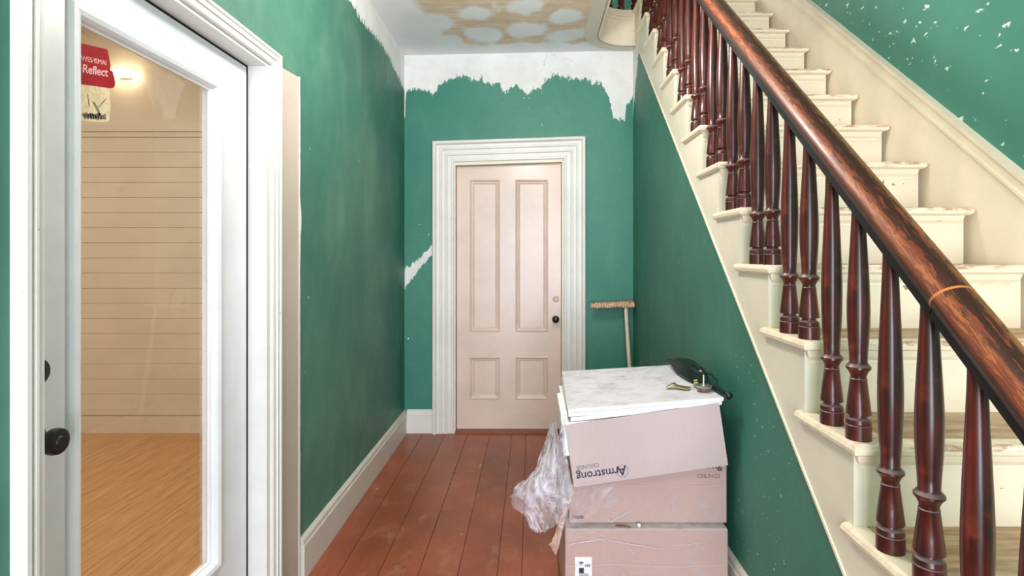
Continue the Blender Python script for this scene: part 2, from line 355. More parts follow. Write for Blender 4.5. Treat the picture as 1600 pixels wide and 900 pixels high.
# ------------------------------------------------------------------ mesh helpers
class MB:
    """collects faces with material slots (and optional uvs), links them as one mesh object"""
    def __init__(s): s.v, s.f, s.m, s.uv = [], [], [], []
    def quad(s, pts, m=0, uv=None):
        i = len(s.v); s.v += [tuple(p) for p in pts]; s.f.append(tuple(range(i, i + len(pts)))); s.m.append(m); s.uv.append(uv)
    def box(s, x0, x1, y0, y1, z0, z1, m=0, top=None):
        i = len(s.v)
        s.v += [(x0, y0, z0), (x1, y0, z0), (x1, y1, z0), (x0, y1, z0), (x0, y0, z1), (x1, y0, z1), (x1, y1, z1), (x0, y1, z1)]
        for k, q in enumerate(((3, 2, 1, 0), (4, 5, 6, 7), (0, 1, 5, 4), (1, 2, 6, 5), (2, 3, 7, 6), (3, 0, 4, 7))):
            s.f.append(tuple(i + j for j in q)); s.m.append(top if (k == 1 and top is not None) else m); s.uv.append(None)
    def hexa(s, b, t, m=0, top=None):
        """b, t: four bottom and four top points, counter-clockwise from above"""
        i = len(s.v); s.v += [tuple(p) for p in b] + [tuple(p) for p in t]
        for k, q in enumerate(((3, 2, 1, 0), (4, 5, 6, 7), (0, 1, 5, 4), (1, 2, 6, 5), (2, 3, 7, 6), (3, 0, 4, 7))):
            s.f.append(tuple(i + j for j in q)); s.m.append(top if (k == 1 and top is not None) else m); s.uv.append(None)
    def lathe(s, prof, seg=18, mt=None, m=0, caps=True):
        """prof: (radius, height) pairs about +Z; mt: matrix"""
        mt = mt or Matrix.Identity(4); i = len(s.v)
        for r, h in prof:
            for k in range(seg):
                a = 2 * math.pi * k / seg; s.v.append(tuple(mt @ Vector((r * math.cos(a), r * math.sin(a), h))))
        for j in range(len(prof) - 1):
            for k in range(seg):
                k2 = (k + 1) % seg
                s.f.append((i + j * seg + k, i + j * seg + k2, i + (j + 1) * seg + k2, i + (j + 1) * seg + k)); s.m.append(m); s.uv.append(None)
        if caps:
            s.f.append(tuple(i + k for k in reversed(range(seg)))); s.m.append(m); s.uv.append(None)
            n = i + (len(prof) - 1) * seg
            s.f.append(tuple(n + k for k in range(seg))); s.m.append(m); s.uv.append(None)
    def tube(s, pts, rad, seg=8, m=0):
        pts = [Vector(p) for p in pts]; i = len(s.v); n = len(pts)
        for j, p in enumerate(pts):
            d = (pts[min(j + 1, n - 1)] - pts[max(j - 1, 0)]).normalized()
            a = d.cross(Vector((0.31, 0.12, 0.94))).normalized(); b = d.cross(a)
            r = rad[j] if isinstance(rad, (list, tuple)) else rad
            for k in range(seg):
                t = 2 * math.pi * k / seg; s.v.append(tuple(p + a * (r * math.cos(t)) + b * (r * math.sin(t))))
        for j in range(n - 1):
            for k in range(seg):
                k2 = (k + 1) % seg
                s.f.append((i + j * seg + k, i + j * seg + k2, i + (j + 1) * seg + k2, i + (j + 1) * seg + k)); s.m.append(m); s.uv.append(None)
        s.f.append(tuple(i + k for k in reversed(range(seg)))); s.m.append(m); s.uv.append(None)
        s.f.append(tuple(i + (n - 1) * seg + k for k in range(seg))); s.m.append(m); s.uv.append(None)
    def sweep(s, path, prof, to3, m=0, closed=False, mats=None):
        """mitred moulding: path = 2-D points of the outer edge, prof = (inward offset, height); inward is to the right of travel; to3(u, v, h) -> point"""
        n = len(path); P = [Vector(p) for p in path]; off = []
        for j in range(n):
            a = P[j] - P[j - 1] if (j > 0 or closed) else P[1] - P[0]
            b = P[(j + 1) % n] - P[j] if (j < n - 1 or closed) else P[-1] - P[-2]
            a.normalize(); b.normalize()
            na, nb = Vector((a.y, -a.x)), Vector((b.y, -b.x))
            mm = na + nb; mm /= max(mm.dot(na), 0.1); off.append(mm)
        i = len(s.v); k = len(prof)
        for j in range(n):
            for (wd, h) in prof:
                q = P[j] + off[j] * wd; s.v.append(tuple(to3(q.x, q.y, h)))
        for j in range(n if closed else n - 1):
            j2 = (j + 1) % n
            for c in range(k - 1):
                s.f.append((i + j * k + c, i + j * k + c + 1, i + j2 * k + c + 1, i + j2 * k + c)); s.m.append(mats[c] if mats else m); s.uv.append(None)
        if not closed:
            s.f.append(tuple(i + c for c in reversed(range(k)))); s.m.append(m); s.uv.append(None)
            s.f.append(tuple(i + (n - 1) * k + c for c in range(k))); s.m.append(m); s.uv.append(None)
    def prism(s, poly, z0, z1, m=0, side=None):
        i = len(s.v); n = len(poly)
        s.v += [(p[0], p[1], z0) for p in poly] + [(p[0], p[1], z1) for p in poly]
        s.f += [tuple(i + k for k in reversed(range(n))), tuple(i + n + k for k in range(n))]; s.m += [m, m]; s.uv += [None, None]
        for k in range(n):
            k2 = (k + 1) % n
            s.f.append((i + k, i + k2, i + n + k2, i + n + k)); s.m.append(m if side is None else side); s.uv.append(None)
    def build(s, name, mats, parent=None, loc=(0, 0, 0), smooth=False, bevel=0.0, fix=True):
        me = bpy.data.meshes.new(name)
        L = Vector(loc)
        me.from_pydata([tuple(Vector(v) - L) for v in s.v], [], s.f)
        for mm in (mats if isinstance(mats, (list, tuple)) else [mats]): me.materials.append(M[mm])
        me.polygons.foreach_set('material_index', s.m)
        if any(u is not None for u in s.uv):
            lay = me.uv_layers.new(name='UVMap')
            for p, u in zip(me.polygons, s.uv):
                if u:
                    for li, c in zip(p.loop_indices, u): lay.data[li].uv = c
        if fix:
            bm = bmesh.new(); bm.from_mesh(me)
            bmesh.ops.remove_doubles(bm, verts=bm.verts, dist=1e-5)
            bmesh.ops.recalc_face_normals(bm, faces=bm.faces)
            bm.to_mesh(me); bm.free()
        if smooth:
            me.polygons.foreach_set('use_smooth', [True] * len(me.polygons))
            if hasattr(me, 'set_sharp_from_angle'): me.set_sharp_from_angle(angle=R(40))
        me.update()
        o = bpy.data.objects.new(name, me); COL.objects.link(o); o.location = loc
        if bevel:
            b = o.modifiers.new('edge', 'BEVEL'); b.width = bevel; b.segments = 2; b.limit_method = 'ANGLE'; b.angle_limit = R(40)
        if parent: o.parent = parent; o.location = L - Vector(parent.location)
        return o

def tag(o, label, cat, group=None, kind=None):
    o['label'] = label; o['category'] = cat
    if group: o['group'] = group
    if kind: o['kind'] = kind
    return o
def thing(name, loc, label, cat, group=None, kind=None):
    o = bpy.data.objects.new(name, None); COL.objects.link(o); o.location = loc; o.empty_display_size = 0.1
    return tag(o, label, cat, group, kind)
def at(px, py, Y): return Vector(((px - X0) / F * Y, Y, EYE + (Y0 - py) / F * Y))   # a point of the room at depth Y
def copy_mesh(o, loc, parent, name=None):
    c = o.copy(); COL.objects.link(c); c.parent = parent; c.location = loc
    return c

def grid_wall(name, mat, us, vs, pos, normal, thick, solid, fattr=None, aname='bare', label='', cat='wall', mats2=None):
    """solid wall made of a cell grid (holes where solid() is False), thickness away from `normal`; per-vertex attribute"""
    nu, nv = len(us), len(vs); N = Vector(normal)
    verts = [pos(u, v) for v in vs for u in us]; nb = len(verts)
    vals = [fattr(u, v) if fattr else -1.0 for v in vs for u in us]
    verts += [tuple(Vector(p) - N * thick) for p in verts]; vals += vals
    ok = {(i, j): solid((us[i] + us[i + 1]) / 2, (vs[j] + vs[j + 1]) / 2) for i in range(nu - 1) for j in range(nv - 1)}
    faces = []
    for (i, j), k in ok.items():
        if not k: continue
        a, b, c, d = j * nu + i, j * nu + i + 1, (j + 1) * nu + i + 1, (j + 1) * nu + i
        faces.append((a, b, c, d)); faces.append((d + nb, c + nb, b + nb, a + nb))
        for (di, dj, p, q) in ((0, -1, a, b), (1, 0, b, c), (0, 1, c, d), (-1, 0, d, a)):
            if not ok.get((i + di, j + dj), False): faces.append((q, p, p + nb, q + nb))
    me = bpy.data.meshes.new(name); me.from_pydata(verts, [], faces)
    at_ = me.attributes.new(aname, 'FLOAT', 'POINT'); at_.data.foreach_set('value', vals)
    me.materials.append(M[mat])
    bm = bmesh.new(); bm.from_mesh(me)
    bmesh.ops.delete(bm, geom=[v for v in bm.verts if not v.link_faces], context='VERTS')
    bmesh.ops.recalc_face_normals(bm, faces=bm.faces); bm.to_mesh(me); bm.free()
    o = bpy.data.objects.new(name, me); COL.objects.link(o)
    return tag(o, label, cat, kind='structure')

def lin(a, b, step, extra=()):
    n = max(1, round((b - a) / step)); r = [a + (b - a) * i / n for i in range(n + 1)]
    for e in extra: r = [x for x in r if abs(x - e) > step * 0.3 or x in (a, b)] + [e]
    return sorted(set(r))
def interp(tab, x):
    if x <= tab[0][0]: return tab[0][1]
    for (x0, y0), (x1, y1) in zip(tab, tab[1:]):
        if x <= x1: return y0 + (y1 - y0) * (x - x0) / (x1 - x0)
    return tab[-1][1]

# ------------------------------------------------------------------ room dimensions
XL, XS, XR = -0.966, 0.776, 1.62          # left wall, wall under the stairs, stair-side wall
YB, YF = 4.195, -2.2                      # back wall, entry wall
ZC = lambda x: 2.893 + 0.022 * (x + 0.1)  # the ceiling sags a little to the left
ZU, ZT = 3.161, 5.7                       # upper floor, upper ceiling
XW = 0.47                                 # edge of the stair well
nosing = lambda y: 0.917 + 0.868 * (y - 1.27)

# ------------------------------------------------------------------ floor of the hall: board by board
fb = MB(); fb.box(XL - 0.1, XR, YF, YB + 0.1, -0.06, -0.006)
floor = tag(fb.build('floor', 'floorgap'), 'red-brown painted board floor of the hall', 'floor', kind='structure')
edges = [XL, -0.82, -0.65, -0.48, -0.312, -0.145, -0.04, 0.12, 0.285, 0.45, 0.615, XS, 0.94, 1.1, 1.27, 1.44, XR]
for a, b in zip(edges, edges[1:]):
    p = MB(); g = 0.0007; y1 = YB + 0.02 if a < XS - 0.01 else 1.3
    p.hexa([(a + g, YF, -0.005), (b - g, YF, -0.005), (b - g, y1, -0.005), (a + g, y1, -0.005)],
           [(a + g + 0.001, YF, 0), (b - g - 0.001, YF, 0), (b - g - 0.001, y1, 0), (a + g + 0.001, y1, 0)])
    dz = random.uniform(-0.001, 0.0005)
    p.build('plank', 'floor', floor).location.z = dz

# ------------------------------------------------------------------ walls
DL0, DL1, DLT = 1.062, 2.022, 2.055       # glazed door opening in the left wall (Y, Y, top)
def left_bare(y, z):
    return z - interp([(0, 2.75), (2.8, 2.70), (3.25, 2.70), (3.6, 2.715), (3.9, 2.67), (4.12, 2.63), (4.2, 2.60)], y)
grid_wall('wall_left', 'green_left', lin(YF, YB, 0.06, (DL0, DL1)), lin(0, 2.95, 0.05, (DLT,)), lambda u, v: (XL, u, v), (1, 0, 0), 0.11,
          lambda u, v: not (DL0 < u < DL1 and v < DLT), left_bare, label='green painted left wall of the hall with scraped white top edge')
back_tab = [(632, 152), (640, 138), (652, 140), (664, 143), (676, 147), (688, 131), (705, 122), (722, 120), (740, 124), (752, 122), (766, 133), (778, 128), (788, 146), (800, 136), (812, 134), (822, 147), (832, 140), (846, 136), (852, 122), (870, 117), (890, 122), (905, 121), (920, 128), (938, 130), (948, 142), (953, 160), (958, 184), (977, 188), (979, 160), (990, 150)]
back_tab = [((px - X0) / 205.0, EYE + (Y0 - py) / 205.0) for px, py in back_tab]
def back_bare(x, z):
    d = z - interp(back_tab, x)
    if x < XL + 0.014 and z > 2.38: d = max(d, 0.05)
    # torn strip beside the door casing
    t = (x + 0.965) / 0.2
    if 0 <= t <= 1.1 and 1.0 < z < 1.6:
        c = 1.17 + 0.21 * t; d = max(d, 0.075 - abs(z - c) * (1.1 + 0.9 * t))
    return d
BX0, BX1, BZ = -0.576, 0.234, 2.05        # back door opening
grid_wall('wall_back', 'green_back', lin(XL - 0.11, XS + 0.1, 0.0125, (BX0 - .02, BX1 + .02)), lin(0, 2.95, 0.03, (BZ + .02,)), lambda u, v: (u, YB, v), (0, -1, 0), 0.12,
          lambda u, v: not (BX0 - .02 < u < BX1 + .02 and v < BZ + .02), back_bare, label='green painted back wall of the hall with ragged white plaster band on top')
def under_bare(y, t):
    z = t * max(0.12, nosing(y) - 0.41)
    return (y - (3.95 + (2.85 - z) * 0.62)) * 0.7
grid_wall('wall_right', 'green_stair', lin(0.42, YB, 0.04), lin(0, 1, 0.03), lambda u, v: (XS, u, v * min(max(0.12, nosing(u) - 0.41), 2.98)), (-1, 0, 0), 0.06,
          lambda u, v: True, under_bare, label='green sloping wall under the staircase beside the boxes')
grid_wall('wall_stair', 'green_right', lin(YF, 5.5, 0.35), lin(-0.05, ZT, 0.35), lambda u, v: (XR, u, v), (-1, 0, 0), 0.1,
          lambda u, v: True, label='tall green chipped wall on the far side of the staircase')
grid_wall('wall_front', 'upperwall', lin(XL - .11, XR + .1, 0.3, (-0.8, 1.0)), lin(0, ZT, 0.3, (2.6, 3.4, 5.4)), lambda u, v: (u, YF, v), (0, 1, 0), 0.1,
          lambda u, v: not ((-0.8 < u < 1.0 and v < 2.6)), label='entry wall behind the viewer with an open doorway')
grid_wall('wall_back_upper', 'upperwall', [XL - 0.11, XR + .1], [ZU, ZT], lambda u, v: (u, 5.5, v), (0, -1, 0), 0.1, lambda u, v: True, label='green back wall of the upper landing seen through the balusters')
grid_wall('wall_left_upper', 'upperwall', [YF, 5.6], [ZU, ZT], lambda u, v: (XL, u, v), (1, 0, 0), 0.1, lambda u, v: True, label='green left wall of the upper hall')

# ------------------------------------------------------------------ ceiling, well edge, upper floor
def well_curve(o, n=14):
    """edge of the stair well offset outward by o (towards the hall and the back wall)"""
    pts = [(XW - o, YF), (XW - o, 3.0)]
    for i in range(n + 1):
        a = math.pi / 2 * i / n; pts.append((0.70 - (0.23 + o) * math.cos(a), 3.83 + (0.24 + min(o, 0.085)) * math.sin(a)))
    pts.append((XS + 0.02, 4.07 + min(o, 0.085)))
    return pts
def mud(x, y):
    v = 0.0
    for (px, py, rx, ry, rot) in ((685, 31, 24, 13, .15), (740, 20, 24, 10, -.3), (821, 10, 25, 11, 0), (885, 26, 27, 10, -.2), (755, 54, 26, 11, .1), (822, 47, 28, 11, .1), (884, 57, 30, 9, -.2), (700, 60, 20, 9, .2)):
        Y = F * 1.535 / (Y0 - py); X = (px - X0) / F * Y
        sx = rx / F * Y; sy = ry * Y / (Y0 - py)
        dx, dy = (x - X), (y - Y); c, s_ = math.cos(rot), math.sin(rot)
        q = math.hypot((dx * c + dy * s_) / sx, (-dx * s_ + dy * c) / sy); v = max(v, 1.45 - q)
    v = max(v, 0.6 + (interp([(2.5, -0.78), (3.3, -0.73), (3.67, -0.67), (3.94, -0.57), (4.1, -0.4)], y) - x) * 7)
    v = max(v, 0.5 + (y - 4.02) * 9)
    if y < 3.2:
        gx = ((x + 0.75) / 0.32) % 1 - 0.5; gy = ((y + 0.1) / 0.4) % 1 - 0.5
        v = max(v, 1.2 - 2.6 * math.hypot(gx, gy))
    return max(-1, min(1.5, v))
def in_well(x, y):
    if x < XW - 0.05: return False
    if y <= 3.83: return True
    return y < 3.83 or ((x - 0.70) / 0.28) ** 2 + ((y - 3.83) / 0.29) ** 2 < 1 if x < 0.70 else y < 4.11
grid_wall('ceiling', 'ceiling', lin(XL - 0.11, XS + 0.08, 0.025), lin(YF, YB + 0.1, 0.04), lambda u, v: (u, v, ZC(u)), (0, 0, -1), 0.02,
          lambda u, v: not in_well(u, v), mud, 'mud', 'unpainted drywall ceiling of the hall with white joint compound patches', 'ceiling')
t1 = MB()
wi, wo = well_curve(0.0), well_curve(0.098)
for a, b, c, d in zip(wi, wi[1:], wo, wo[1:]):
    zb = lambda p: (p[0], p[1], ZC(p[0]) - 0.012); zt = lambda p: (p[0], p[1], ZC(p[0]) + 0.03)
    t1.hexa([zb(a), zb(b), zb(d), zb(c)], [zt(a), zt(b), zt(d), zt(c)])
tag(t1.build('trim_1', 'ceiltrim'), 'flat curved cream trim around the stair well opening in the ceiling', 'trim', kind='structure')
t2 = MB()
for (o, h0, h1, th) in ((0.0, None, ZU - 0.03, 0.012), (-0.012, None, None, 0.012), (-0.014, ZU - 0.05, ZU, 0.03), (-0.006, ZU - 0.07, ZU - 0.05, 0.02)):
    ci, co = well_curve(o), well_curve(o + th)
    for a, b, c, d in zip(ci, ci[1:], co, co[1:]):
        f0 = (lambda p: ZC(p[0]) - 0.012) if h0 is None else (lambda p: h0)
        f1 = (lambda p: ZC(p[0]) + 0.025) if h1 is None else (lambda p: h1)
        t2.hexa([(*a, f0(a)), (*b, f0(b)), (*d, f0(d)), (*c, f0(c))], [(*a, f1(a)), (*b, f1(b)), (*d, f1(d)), (*c, f1(c))])
tag(t2.build('trim_2', 'cream'), 'curved cream fascia board above the ceiling at the top of the stair well', 'trim', kind='structure')
sl = MB(); wc = well_curve(0.012)
sl.prism([(XL - 0.11, YF)] + wc + [(XS + 0.02, 3.93), (XR, 3.93), (XR, 5.5), (XL - 0.11, 5.5)], 2.945, ZU - 0.005)
tag(sl.build('floor_upper', 'ceiltrim'), 'upper hall floor around the stair well', 'floor', kind='structure')
cu = MB(); cu.box(XL - 0.1, XR + 0.1, YF - 0.1, 5.6, ZT, ZT + 0.1)
tag(cu.build('ceiling_upper', 'plaster'), 'white ceiling of the upper hall', 'ceiling', kind='structure')

# ------------------------------------------------------------------ baseboards
def base_prof(h, t): return [(0, 0), (0, t), (h - 0.035, t), (h - 0.03, t - 0.004), (h - 0.012, t - 0.006), (h, 0.004), (h, 0)]
def baseboard(name, p0, p1, nrm, h, t, label, mat='base_trim'):
    m = MB(); P0, P1, N = Vector(p0), Vector(p1), Vector(nrm); pr = base_prof(h, t)
    rows = [[P + N * d + Vector((0, 0, z)) for z, d in pr] for P in (P0, P1)]
    n = len(pr)
    for k in range(n - 1): m.quad((rows[0][k], rows[0][k + 1], rows[1][k + 1], rows[1][k]))
    m.quad(rows[0]); m.quad(rows[1])
    return tag(m.build(name, mat), label, 'baseboard', kind='structure')
baseboard('baseboard_left', (XL, 2.292, 0), (XL, YB, 0), (1, 0, 0), 0.175, 0.022, 'pale baseboard along the green left wall')
baseboard('baseboard_back', (XL + 0.022, YB, 0), (-0.746, YB, 0), (0, -1, 0), 0.178, 0.022, 'short white baseboard left of the pink door', 'white_trim_back')
baseboard('baseboard_back', (0.41, YB, 0), (XS, YB, 0), (0, -1, 0), 0.178, 0.022, 'short white baseboard right of the pink door behind the boxes', 'white_trim_back')
baseboard('baseboard_right', (XS, 0.45, 0), (XS, YB - 0.022, 0), (-1, 0, 0), 0.21, 0.02, 'pale baseboard at the foot of the wall under the stairs')

# ------------------------------------------------------------------ back door: casing, jambs, slab with four panels
d2 = thing('door_2', (-0.17, YB, 0), 'pink four-panel door in the back wall with ridged white casing', 'door', kind='structure')
cs = MB()
cprof = [(0, 0), (0, 0.045), (0.006, 0.05), (0.018, 0.05), (0.026, 0.042), (0.03, 0.03), (0.05, 0.028), (0.054, 0.034), (0.064, 0.034), (0.07, 0.026), (0.092, 0.024), (0.096, 0.03), (0.106, 0.03), (0.112, 0.022), (0.138, 0.02), (0.142, 0.026), (0.156, 0.026), (0.162, 0.018), (0.168, 0.016), (0.168, 0)]
cs.sweep([(-0.746, 0), (-0.746, 2.212), (0.41, 2.25), (0.41, 0)], cprof, lambda u, v, h: (u, YB - h, v))
cs.build('casing', 'white_trim_back', d2)
jb = MB()
jb.box(BX0 - 0.02, BX0, YB - 0.016, YB + 0.1, 0, BZ + 0.02); jb.box(BX1, BX1 + 0.02, YB - 0.016, YB + 0.1, 0, BZ + 0.02)
jb.hexa([(BX0, YB - 0.016, BZ - 0.015), (BX1, YB - 0.016, BZ + 0.012), (BX1, YB + 0.1, BZ + 0.012), (BX0, YB + 0.1, BZ - 0.015)],
        [(BX0, YB - 0.016, BZ + 0.02), (BX1, YB - 0.016, BZ + 0.03), (BX1, YB + 0.1, BZ + 0.03), (BX0, YB + 0.1, BZ + 0.02)])
jb.build('door_jamb', 'cream', d2)
YD = YB + 0.045                            # face of the slab
ds = MB(); x0, x1 = BX0 + 0.004, BX1 - 0.004
zt = BZ - 0.0175
px0 = [(-0.47, -0.245), (-0.118, 0.126)]
pz = [(0.245, 0.565), (0.765, 1.93)]
xs = [x0, -0.47, -0.245, -0.118, 0.126, x1]; zs = [0.014, 0.245, 0.565, 0.765, 1.93, zt]
for i in range(5):
    for j in range(5):
        if i in (1, 3) and j in (1, 3): continue
        tz = [zs[j + 1], zs[j + 1]] if j < 4 else [zt + 0.0346 * (q - x0) for q in (xs[i], xs[i + 1])]
        ds.hexa([(xs[i], YD, zs[j]), (xs[i + 1], YD, zs[j]), (xs[i + 1], YD + 0.038, zs[j]), (xs[i], YD + 0.038, zs[j])],
                [(xs[i], YD, tz[0]), (xs[i + 1], YD, tz[1]), (xs[i + 1], YD + 0.038, tz[1]), (xs[i], YD + 0.038, tz[0])])
slab = ds.build('door_slab', 'pink', d2)
for a, b in px0:
    for c, d in pz:
        pp = MB(); pp.box(a, b, YD + 0.014, YD + 0.03, c, d)
        pprof = [(0, 0.0), (0.0, 0.016), (0.006, 0.020), (0.012, 0.016), (0.014, 0.006), (0.022, 0.004), (0.026, 0.008), (0.032, 0.006), (0.036, 0)]
        pp.sweep([(a - 0.004, c - 0.004), (a - 0.004, d + 0.004), (b + 0.004, d + 0.004), (b + 0.004, c - 0.004)], pprof, lambda u, v, h: (u, YD + 0.0145 - h, v), closed=True)
        pn = pp.build('door_panel', 'pink', d2)
        gm = MB(); gm.sweep([(a + 0.007, c + 0.007), (a + 0.007, d - 0.007), (b - 0.007, d - 0.007), (b - 0.007, c + 0.007)], [(0, 0), (0, 0.0098), (0.003, 0.0098), (0.003, 0)], lambda u, v, h: (u, YD + 0.0145 - h, v), closed=True)
RX = Matrix.Rotation(R(90), 4, 'X')        # lathe axis towards the viewer (-Y)
def to_viewer(x, y, z): return Matrix.Translation((x, y, z)) @ RX
k = MB(); kx, kz = 0.187, EYE - (498 - Y0) / 203.0
k.lathe([(0.022, 0), (0.022, 0.004), (0.01, 0.006), (0.009, 0.03), (0.02, 0.036), (0.0275, 0.048), (0.0275, 0.058), (0.02, 0.068), (0.008, 0.072)], 20, to_viewer(kx, YD, kz))
k.build('door_knob', 'black', d2, smooth=True)['label'] = 'round black door knob'
k = MB(); k.lathe([(0.024, 0), (0.024, 0.006), (0.019, 0.011), (0.016, 0.012), (0.014, 0.009), (0.008, 0.009)], 20, to_viewer(kx + 0.003, YD, EYE - (467 - Y0) / 203.0))
k.build('rim_lock_cylinder', 'lock', d2, smooth=True)['label'] = 'round dull lock cylinder'
k = MB(); k.lathe([(0.006, 0), (0.006, 0.003), (0.003, 0.004)], 10, to_viewer(kx, YD, kz - 0.05)); k.box(kx - 0.004, kx + 0.004, YD - 0.003, YD, kz - 0.066, kz - 0.05)
k.build('keyhole_cover', 'paper', d2)
bk = MB(); bk.box(BX0 - 0.05, BX1 + 0.05, YB + 0.101, YB + 0.115, -0.02, BZ + 0.06); bk.build('door_stop', 'gap', d2)  # dark backing added behind the slab to block sky light leaking in
th = MB(); th.box(BX0 - 0.0, BX1 + 0.0, YB - 0.03, YB + 0.1, 0.0, 0.012); th.build('threshold', 'threshold', d2)

# ------------------------------------------------------------------ left door: white slab with one big pane
XF = -1.026                                # face of the slab towards the hall
d1 = thing('door_1', (XL, 1.53, 0), 'white door with one tall clear glass pane in the left wall', 'door', kind='structure')
cs = MB(); cp = [(0, 0), (0, 0.026), (0.003, 0.030), (0.012, 0.030), (0.016, 0.024), (0.022, 0.023), (0.025, 0.027), (0.031, 0.027), (0.034, 0.021), (0.050, 0.020), (0.054, 0.016), (0.054, 0)]
cs.sweep([(1.02, 0), (1.02, 2.107), (2.074, 2.107), (2.074, 0)], cp, lambda u, v, h: (XL + h, u, v))
cs.build('casing', 'white_trim', d1)
jb = MB(); jx0, jx1 = -1.076, XL + 0.008
jb.box(jx0, jx1, DL0, 1.074, 0, 2.042); jb.box(jx0, jx1, 1.996, DL1, 0, 2.042); jb.box(jx0, jx1, DL0, DL1, 2.042, DLT)
jb.build('door_jamb', 'white_trim', d1)
gp = MB(); gp.box(-1.074, -1.0268, 1.9825, 1.9955, 0, 2.042); gp.box(-1.074, -1.0268, 1.08, 1.9825, 2.0335, 2.0418); gp.build('weatherstrip', 'gap', d1)['label'] = 'thin black gap seal'  # black strip paints the shade in the gap around the slab
gy0, gy1, gz0, gz1 = 1.238, 1.79, 0.352, 1.905
sb = MB()
for (a, b, c, d) in ((1.0765, gy0, 0.008, 2.033), (gy1, 1.982, 0.008, 2.033), (gy0, gy1, 0.008, gz0), (gy0, gy1, gz1, 2.033)):
    sb.box(XF - 0.044, XF, a, b, c, d)
sb.build('door_slab', 'door_white', d1)
bd = MB(); bp = [(-0.022, 0), (-0.022, 0.006), (-0.016, 0.012), (-0.006, 0.014), (0.004, 0.010), (0.01, 0.002), (0.014, -0.006), (0.018, -0.008), (0.018, -0.017)]
bd.sweep([(gy0, gz0), (gy0, gz1), (gy1, gz1), (gy1, gz0)], bp, lambda u, v, h: (XF + h, u, v), closed=True)
bd.build('glazing_bead', 'door_white', d1)
gl = MB(); gl.box(XF - 0.02, XF - 0.016, gy0 + 0.002, gy1 - 0.002, gz0 + 0.002, gz1 - 0.002)
gl.build('glass_pane', 'glass', d1)
RY = Matrix.Rotation(R(90), 4, 'Y')
def to_hall(x, y, z): return Matrix.Translation((x, y, z)) @ RY
k = MB(); k.lathe([(0.032, 0), (0.032, 0.004), (0.028, 0.008), (0.012, 0.01), (0.011, 0.026), (0.02, 0.032), (0.0265, 0.042), (0.0275, 0.05), (0.026, 0.058), (0.02, 0.061), (0.012, 0.0605), (0.01, 0.063)], 26, to_hall(XF, 1.130, 0.975))
k.build('door_knob', 'black', d1, smooth=True)['label'] = 'round black door knob'
k = MB(); k.lathe([(0.031, 0), (0.031, 0.01), (0.026, 0.02), (0.014, 0.022), (0.012, 0.02)], 26, to_hall(XF, 1.126, 1.118))
k.build('deadbolt', 'black', d1, smooth=True)['label'] = 'round black deadbolt plate'

# bare strip on the wall right of the casing
tr = MB()
ys0, ys1 = 2.078, 2.272
tr.hexa([(XL, ys0, 0), (XL + 0.006, ys0, 0), (XL + 0.006, ys1, 0), (XL, ys1, 0)], [(XL, ys0, 2.075), (XL + 0.006, ys0, 2.075), (XL + 0.006, ys1, 2.09), (XL, ys1, 2.09)], 0)
n = 90; pr = None
for i in range(n + 1):
    z = 2.092 * i / n
    e = ys1 + 0.013 + 0.006 * mnoise.noise((0, 0, z * 9)) + 0.004 * mnoise.noise((3, 0, z * 40)) + (0.016 * math.exp(-((z - 1.5) / 0.06) ** 2))
    if z < 0.2: e = ys1 + 0.016
    cur = [(XL, ys1, z), (XL + 0.009, ys1 - 0.004, z), (XL + 0.009, ys1 + (e - ys1) * 0.7, z), (XL + 0.001, e, z)]
    if pr:
        for a in range(3): tr.quad((pr[a], pr[a + 1], cur[a + 1], cur[a]), 1)
    pr = cur
tag(tr.build('trim_3', ['strip', 'plaster']), 'flat beige strip with ragged white plaster edge right of the glazed door', 'trim', kind='structure')

# ------------------------------------------------------------------ room behind the glass
rx0, rx1, ry0, ry1, rz = -4.4, -1.076, -0.8, 4.2, 3.2
rf = MB(); rf.box(rx0, rx1, ry0, ry1, -0.06, -0.015)
rfo = tag(rf.build('floor_side_room', 'gap'), 'light oak board floor of the room behind the glass door', 'floor', kind='structure')
x = rx0
while x < rx1 - 0.02:
    x2 = min(x + 0.125, rx1); p = MB(); off = random.uniform(0.3, 1.2)
    cuts = [ry0] + [ry0 + off + 1.25 * i for i in range(5) if ry0 + off + 1.25 * i < ry1 - 0.1] + [ry1]
    for a, b in zip(cuts, cuts[1:]):
        p = MB(); p.box(x + 0.0006, x2 - 0.0006, a + 0.0006, b - 0.0006, -0.015, 0.0)
        p.build('plank', 'oak', rfo)
    x = x2
sw = MB(); sw.box(rx0, rx1 + 0.0, ry1, ry1 + 0.1, 0, rz + 0.1)
swo = tag(sw.build('wall_side_room', 'roomwall'), 'back wall of the side room clad in horizontal white boards', 'wall', kind='structure')
zb = 0.178; zc_ = 2.25; nb = 18
for i in range(nb):
    z0 = zb + (zc_ - zb) * i / nb; z1 = zb + (zc_ - zb) * (i + 1) / nb
    p = MB()
    prf = [(z0 + 0.0006, 0.0), (z0 + 0.0006, 0.0105), (z0 + 0.0035, 0.014), (z1 - 0.0035, 0.014), (z1 - 0.0006, 0.0105), (z1 - 0.0006, 0)]
    A = [(rx0, ry1 - d, z) for z, d in prf]; B_ = [(rx1, ry1 - d, z) for z, d in prf]
    for q in range(5): p.quad((A[q], A[q + 1], B_[q + 1], B_[q]))
    p.quad(A); p.quad(B_)
    p.build('board', 'shiplap', swo)
p = MB(); p.box(rx0, rx1, ry1 - 0.02, ry1, zc_, zc_ + 0.04); p.box(rx0, rx1, ry1 - 0.03, ry1, zc_ + 0.04, zc_ + 0.1); p.build('cap_board', 'shiplap', swo)
p = MB(); p.box(rx0, rx1, ry1 - 0.018, ry1, 0, 0.14); p.box(rx0, rx1, ry1 - 0.026, ry1, 0.14, 0.178); p.build('base_board', 'shiplap', swo)
